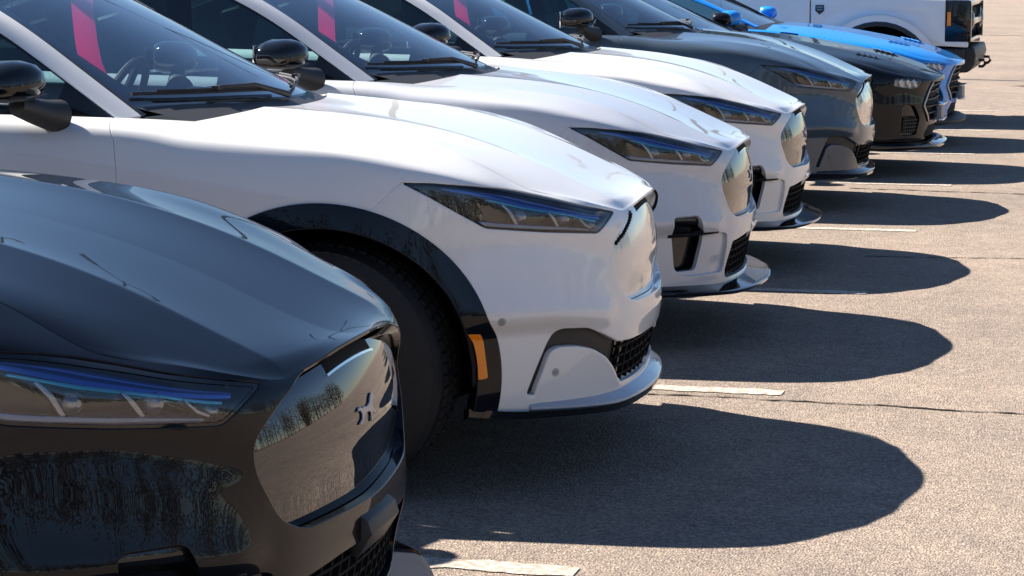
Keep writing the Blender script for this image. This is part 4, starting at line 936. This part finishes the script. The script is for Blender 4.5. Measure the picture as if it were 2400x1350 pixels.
# ---------------------------------------------------------------- off-road vehicle
def offroader(label, loc):
    root = thing('offroad_vehicle', label, 'off-road vehicle', loc, 0.0); P = lambda n, me, m, par=root: put(n, me, m, par)
    def arc(cx, cz, r, a0, a1, n=14): return [(cx+r*math.cos(t), cz+r*math.sin(t)) for t in np.linspace(a0, a1, n)]
    def slab(name, poly, y0, y1, m, par=root, bev=.012, ang=35):
        bm = bmesh.new(); prism(bm, [(x,0,z) for x, z in poly], (0,y0,0), (0,y1,0)); fixn(bm); return P(name, bm_mesh(name, bm, True, bev, 2, ang), m, par)
    af = arc(-.85,.44,.53,.62,math.pi-.3); ar_ = arc(-3.40,.44,.53,.3,math.pi-.3)
    for s in (-1, 1):
        y0, y1 = s*.90, s*.955
        slab('fender', [(-.235,.745),(-.02,.735),(-.02,.79),(-.235,.79),(-.235,1.175),(-1.495,1.205),(-1.495,.55)]+af[::-1], y0, y1, 'paint_white')
        fl = bmesh.new(); ou, inn = arc(-.85,.44,.60,.55,math.pi-.25), arc(-.85,.44,.52,.55,math.pi-.25); pts = ou+inn[::-1]; prism(fl, [(x,0,z) for x, z in pts], (0,s*.95,0), (0,s*1.0,0)); fixn(fl); P('wheel_arch_flare', bm_mesh('wheel_arch_flare', fl, True, .018, 3), 'paint_white')
        fl = bmesh.new(); ou, inn = arc(-.85,.44,.535,.5,math.pi-.2), arc(-.85,.44,.49,.5,math.pi-.2); prism(fl, [(x,0,z) for x, z in ou+inn[::-1]], (0,s*.93,0), (0,s*1.006,0)); fixn(fl); P('arch_liner', bm_mesh('arch_liner', fl, True, .008), 'satin_black')
        slab('front_door', [(-1.505,.55),(-1.505,1.205),(-2.35,1.225),(-2.35,.55)], y0, y1, 'paint_white'); slab('rear_side', [(-2.36,.55),(-2.36,1.225),(-4.25,1.24),(-4.25,.6),(-3.95,.55)]+ar_[::-1], y0, y1, 'paint_white')
        b = bmesh.new(); prism(b, [(-1.37,0,1.125),(-1.45,0,1.125),(-1.452,0,1.07),(-1.41,0,1.035),(-1.368,0,1.07)], (0,s*.955,0), (0,s*.963,0)); fixn(b); bo = P('shield_badge', bm_mesh('shield_badge', b, True, .003), 'satin_black')
        b = bmesh.new(); prism(b, [(-1.38,0,1.112),(-1.44,0,1.112),(-1.44,0,1.10),(-1.38,0,1.10)], (0,s*.963,0), (0,s*.966,0)); prism(b, [(-1.385,0,1.088),(-1.435,0,1.088),(-1.435,0,1.076),(-1.385,0,1.076)], (0,s*.963,0), (0,s*.966,0)); fixn(b); P('badge_mark', bm_mesh('badge_mark', b, False), 'dull_metal', bo)
        m = P('side_mirror', D['mirror'][0 if s < 0 else 1], 'gloss_black'); m.location = (-.15,0,.2); slab('roof_pillar', [(-1.62,1.22),(-1.72,1.22),(-2.12,1.80),(-2.02,1.80)], s*.78, s*.86, 'paint_white'); slab('side_window', [(-1.74,1.225),(-2.10,1.78),(-4.15,1.78),(-4.2,1.235)], s*.80, s*.815, 'privacy', bev=0)
        h = bmesh.new(); lathe = [(.0,.098),(.02,.098),(.025,.086),(.012,.080),(.004,.03)]; rr = [[h.verts.new((-.03+yy, s*.70+r*math.cos(t), .985+r*math.sin(t))) for t in np.linspace(0,2*math.pi,28,endpoint=False)] for yy, r in lathe]
        for a, b in zip(rr, rr[1:]):
            for k in range(28): h.faces.new([a[k], a[(k+1)%28], b[(k+1)%28], b[k]])
        h.faces.new(rr[-1]); fixn(h); hl = P('headlamp', bm_mesh('headlamp', h), 'dull_metal'); l = bmesh.new(); bmesh.ops.create_uvsphere(l, u_segments=24, v_segments=10, radius=.088)
        for v in l.verts: v.co = Vector((-.012+max(v.co.x,0)*.4, s*.70+v.co.y, .985+v.co.z))
        P('lens', bm_mesh('lens', l), 'lens', hl)
        b = bmesh.new(); box(b, (-.20,s*.957,1.0), (.035,.012,.13)); P('side_marker', bm_mesh('side_marker', b, True, .004), 'amber')
        b = bmesh.new(); tube(b, [(.05,s*.42,.60),(.10,s*.42,.60),(.115,s*.42,.565),(.09,s*.42,.54),(.05,s*.42,.54)], .014, 8); fixn(b); P('tow_hook', bm_mesh('tow_hook', b), 'satin_black')
        b = bmesh.new(); tube(b, [(-.02,s*.62,.63),(.045,s*.62,.63)], .055, 16); fixn(b); P('fog_lamp', bm_mesh('fog_lamp', b), 'dull_metal')
    h = bmesh.new(); prism(h, [(-.015,0,1.16),(-.02,0,1.195),(-.08,0,1.215),(-1.50,0,1.245),(-1.50,0,1.20),(-.1,0,1.165)], (0,-.90,0), (0,.90,0)); fixn(h); P('hood', bm_mesh('hood', h, True, .014, 3, 25), 'paint_white')
    h = bmesh.new(); prism(h, [(-.30,0,1.20),(-.34,0,1.232),(-1.45,0,1.265),(-1.48,0,1.235)], (0,-.42,0), (0,.42,0)); fixn(h); P('hood_bulge', bm_mesh('hood_bulge', h, True, .012, 3, 25), 'paint_white')
    f = bmesh.new()
    for c, s_ in (((-.11,0,1.145),(.22,1.87,.05)),((-.11,0,.80),(.22,1.87,.035)),((-.115,-.915,.97),(.24,.07,.36)),((-.115,.915,.97),(.24,.07,.36)),((-.12,0,.97),(.12,1.8,.36)),((-.02,0,.97),(.05,1.15,.06))): box(f, c, s_)
    P('grille_surround', bm_mesh('grille_surround', f, True, .014, 3), 'gloss_black')
    b = bmesh.new(); prism(b, [(-.25,0,.735),(.03,0,.735),(.05,0,.66),(.035,0,.57),(-.02,0,.50),(-.25,0,.48)], (0,-.86,0), (0,.86,0)); prism(b, [(-.30,0,.72),(-.05,0,.72),(-.06,0,.60),(-.30,0,.60)], (0,-.955,0), (0,.955,0)); fixn(b); P('bumper', bm_mesh('bumper', b, True, .02, 3), 'satin_black')
    b = bmesh.new(); box(b, (-2.3,0,.55),(3.4,1.5,.35)); box(b, (-.9,0,.85),(1.2,1.2,.6)); box(b, (-3.2,0,.85),(2.2,1.7,.6)); P('chassis', bm_mesh('chassis', b), 'dark')
    slab('windscreen', [(-1.60,1.24),(-1.615,1.235),(-2.02,1.79),(-2.005,1.795)], -.78, .78, 'wind', bev=0); slab('roof', [(-2.0,1.79),(-2.02,1.84),(-4.2,1.84),(-4.28,1.78)], -.84, .84, 'paint_white'); slab('tailgate', [(-4.25,.6),(-4.25,1.24),(-4.29,1.24),(-4.30,.6)], -.93, .93, 'paint_white')
    add_wheels(root, 2.55, .86, .40, -.85, wheel_meshes(.40, .27, .22)); return root
offroader('white boxy off-road vehicle at the far end of the row with black bumper', (-1.42,23.5,0))
# ---------------------------------------------------------------- strips behind the glass, stall lines, cracks
def strip(loc, rz, pts, label):
    bm = bmesh.new(); rows = []
    for (x, y, z, w) in pts:
        w *= .62; x -= .006
        rows.append([bm.verts.new((x-w*.42, y-w*.22, z)), bm.verts.new((x+w*.42, y+w*.22, z)), bm.verts.new((x+w*.42, y+w*.22+.0015, z+.001)), bm.verts.new((x-w*.42, y-w*.22+.0015, z+.001))])
    for a, b in zip(rows, rows[1:]):
        for k in range(4): bm.faces.new([a[k], a[(k+1)%4], b[(k+1)%4], b[k]])
    bm.faces.new(rows[0]); bm.faces.new(rows[-1][::-1]); fixn(bm); o = put('pink_strip', bm_mesh('pink_strip', bm, angle=60), 'pink'); o.location = loc; o.rotation_euler = (0,0,rz); o['label'] = label; o['category'] = 'strip'; o['group'] = 'pink strips hanging behind windscreens'
PK = [(-1.865,-.01,1.435,.118),(-1.862,-.01,1.38,.118),(-1.857,-.01,1.32,.120),(-1.85,-.01,1.26,.122),(-1.838,-.01,1.20,.124),(-1.818,-.01,1.155,.128),(-1.79,-.01,1.125,.13)]
strip((-1.4101,7.2553,0), .0816, PK, 'straight pink strip behind the windscreen of the white car with amber marker')
strip((-1.489,9.75,0), .0546, [(x+.012*math.sin(i*.9)+.02, y, z, w) for i, (x, y, z, w) in enumerate(PK)], 'curved pink strip behind the windscreen of the pearl white crossover')
strip((-1.572,12.10,0), .0209, [(x+.03, y, z, w*.95) for x, y, z, w in PK], 'pink strip behind the windscreen of the third white crossover')
def line_mat():
    m = mat('worn_road_paint', (.62,.58,.52), .7, spec=.3); n = m.node_tree; b = n.nodes['Principled BSDF']; tc = n.nodes.new('ShaderNodeTexCoord'); no = n.nodes.new('ShaderNodeTexNoise'); no.inputs['Scale'].default_value = 45; no.inputs['Detail'].default_value = 6; no.inputs['Roughness'].default_value = .7
    r = n.nodes.new('ShaderNodeValToRGB'); r.color_ramp.elements[0].position = .44; r.color_ramp.elements[0].color = (.30,.245,.195,1); r.color_ramp.elements[1].position = .64; r.color_ramp.elements[1].color = (.62,.56,.49,1)
    n.links.new(tc.outputs['Object'], no.inputs['Vector']); n.links.new(no.outputs[0], r.inputs[0]); n.links.new(r.outputs[0], b.inputs['Base Color']); return m
LM = line_mat(); rnd = random.Random(7)
def stall_line(x1, y):
    bm = bmesh.new(); n = 170; a, b = [], []
    for i in range(n+1):
        x = x1-5.2*i/n-(0 if i else .0); f = .86 if i == 0 else 1; a.append(bm.verts.new((x, y-.048*f+rnd.uniform(-.012,.008), .003))); b.append(bm.verts.new((x, y+.048*f+rnd.uniform(-.008,.012), .003)))
    for i in range(n): bm.faces.new([a[i], b[i], b[i+1], a[i+1]])
    fixn(bm); o = put('stall_line', bm_mesh('stall_line', bm, False), LM); o['kind'] = 'structure'
for x1, y in ((-1.30,5.67),(-1.148,8.294),(-1.132,10.952),(-1.131,13.605),(-1.14,16.487),(-1.151,19.237),(-1.15,22.0),(-1.15,24.9)): stall_line(x1, y)
CM = mat('crack_filler', (.02,.018,.016), .9, spec=.1)
def crack(pts, w, name='pavement_crack', seed=1):
    r = random.Random(seed); P = []
    for (x0,y0), (x1,y1) in zip(pts, pts[1:]):
        n = max(2, int(math.hypot(x1-x0, y1-y0)/.035))
        for i in range(n): P.append((x0+(x1-x0)*i/n, y0+(y1-y0)*i/n))
    bm = bmesh.new(); a, b = [], []; off = 0
    for x, y in P:
        off = off*.7+r.uniform(-.012,.012); k = w*r.uniform(.25,1.2); a.append(bm.verts.new((x, y+off-k, .003))); b.append(bm.verts.new((x+r.uniform(-.01,.01), y+off+k, .003)))
    for i in range(len(P)-1): bm.faces.new([a[i], b[i], b[i+1], a[i+1]])
    fixn(bm); o = put(name, bm_mesh(name, bm, False), CM); o['kind'] = 'structure'
crack([(-3.0,8.21),(-1.56,8.16),(-.9,8.14),(-.3,8.115),(1.2,8.1)], .010, seed=2); crack([(-1.3,12.36),(-.48,12.437),(1,12.5)], .009, seed=3); crack([(-1.8,16.1),(-.4,15.95),(1,15.9)], .014, seed=5); crack([(-1,22.6),(-.6,23.4),(.6,23.6)], .010, seed=6)
# ---------------------------------------------------------------- woods round the lot
def woods():
    bm = bmesh.new(); r = random.Random(11)
    def leafs(c, R, n, s):
        for _ in range(n):
            d = Vector((r.gauss(0,1), r.gauss(0,1), r.gauss(0,.8))).normalized()*R*r.random()**.4; p = c+d; u = Vector((r.gauss(0,1), r.gauss(0,1), r.gauss(0,1))).normalized(); w = u.orthogonal().normalized(); k = s*r.uniform(.5,1.3)
            bm.faces.new([bm.verts.new(p+u*k), bm.verts.new(p+w*k*.5), bm.verts.new(p-u*k*.8)])
    for i in range(150):
        t = i/150
        if t < .45: x, y = -60+140*t/.45+r.uniform(-3,3), -42+r.uniform(-7,5)
        else: x, y = 44+r.uniform(-4,6), -45+150*(t-.45)/.55+r.uniform(-3,3)
        h = r.uniform(8,14); tube(bm, [(x,y,0),(x+.1,y,h*.4),(x+r.uniform(-.4,.4),y+r.uniform(-.4,.4),h*.9)], [.2,.15,.03], 5, False)
        for k in range(3): leafs(Vector((x+r.uniform(-1,1), y+r.uniform(-1,1), h*(.3+.25*k))), h*.26, 60, .6)
    o = put('far_woods', bm_mesh('far_woods', bm, False), mat('bare_woodland', (.075,.058,.042), .9, spec=.1)); o['kind'] = 'stuff'
woods()

lampG = 'tall lot lights mirrored in the hoods'
for (x, y, az), lab in zip(((-10.0,34.0,.6),(-17.5,41.0,2.4),(-6.0,52.0,1.2)), ('tall lot light mirrored in the black hood, nearest of three','tall lot light mirrored in the black hood, farthest from the cars to the left','tall lot light mirrored in the black hood, deepest in the lot')):
    t = thing('lot_light', lab, 'street lamp', (x, y, 0), az, lampG)  # out of frame, added so the glossy hoods have poles to reflect
    bm = bmesh.new(); tube(bm, [(0,0,.7),(0,0,5),(0,0,9.2)], [.10,.085,.065], 12); fixn(bm); put('pole', bm_mesh('pole', bm), 'satin_black', t)
    bm = bmesh.new(); tube(bm, [(0,0,0),(0,0,.75)], .28, 20); fixn(bm); put('base', bm_mesh('base', bm, True, .02), 'pale', t)
    for s_ in (-1,1):
        bm = bmesh.new(); tube(bm, [(0,0,9.0),(.5*s_,0,9.3),(1.1*s_,0,9.4)], .045, 8); fixn(bm); a = put('arm', bm_mesh('arm', bm), 'satin_black', t)
        bm = bmesh.new(); box(bm, (1.4*s_,0,9.4), (.7,.36,.10)); put('lamp_head', bm_mesh('lamp_head', bm, True, .02), 'satin_black', a)
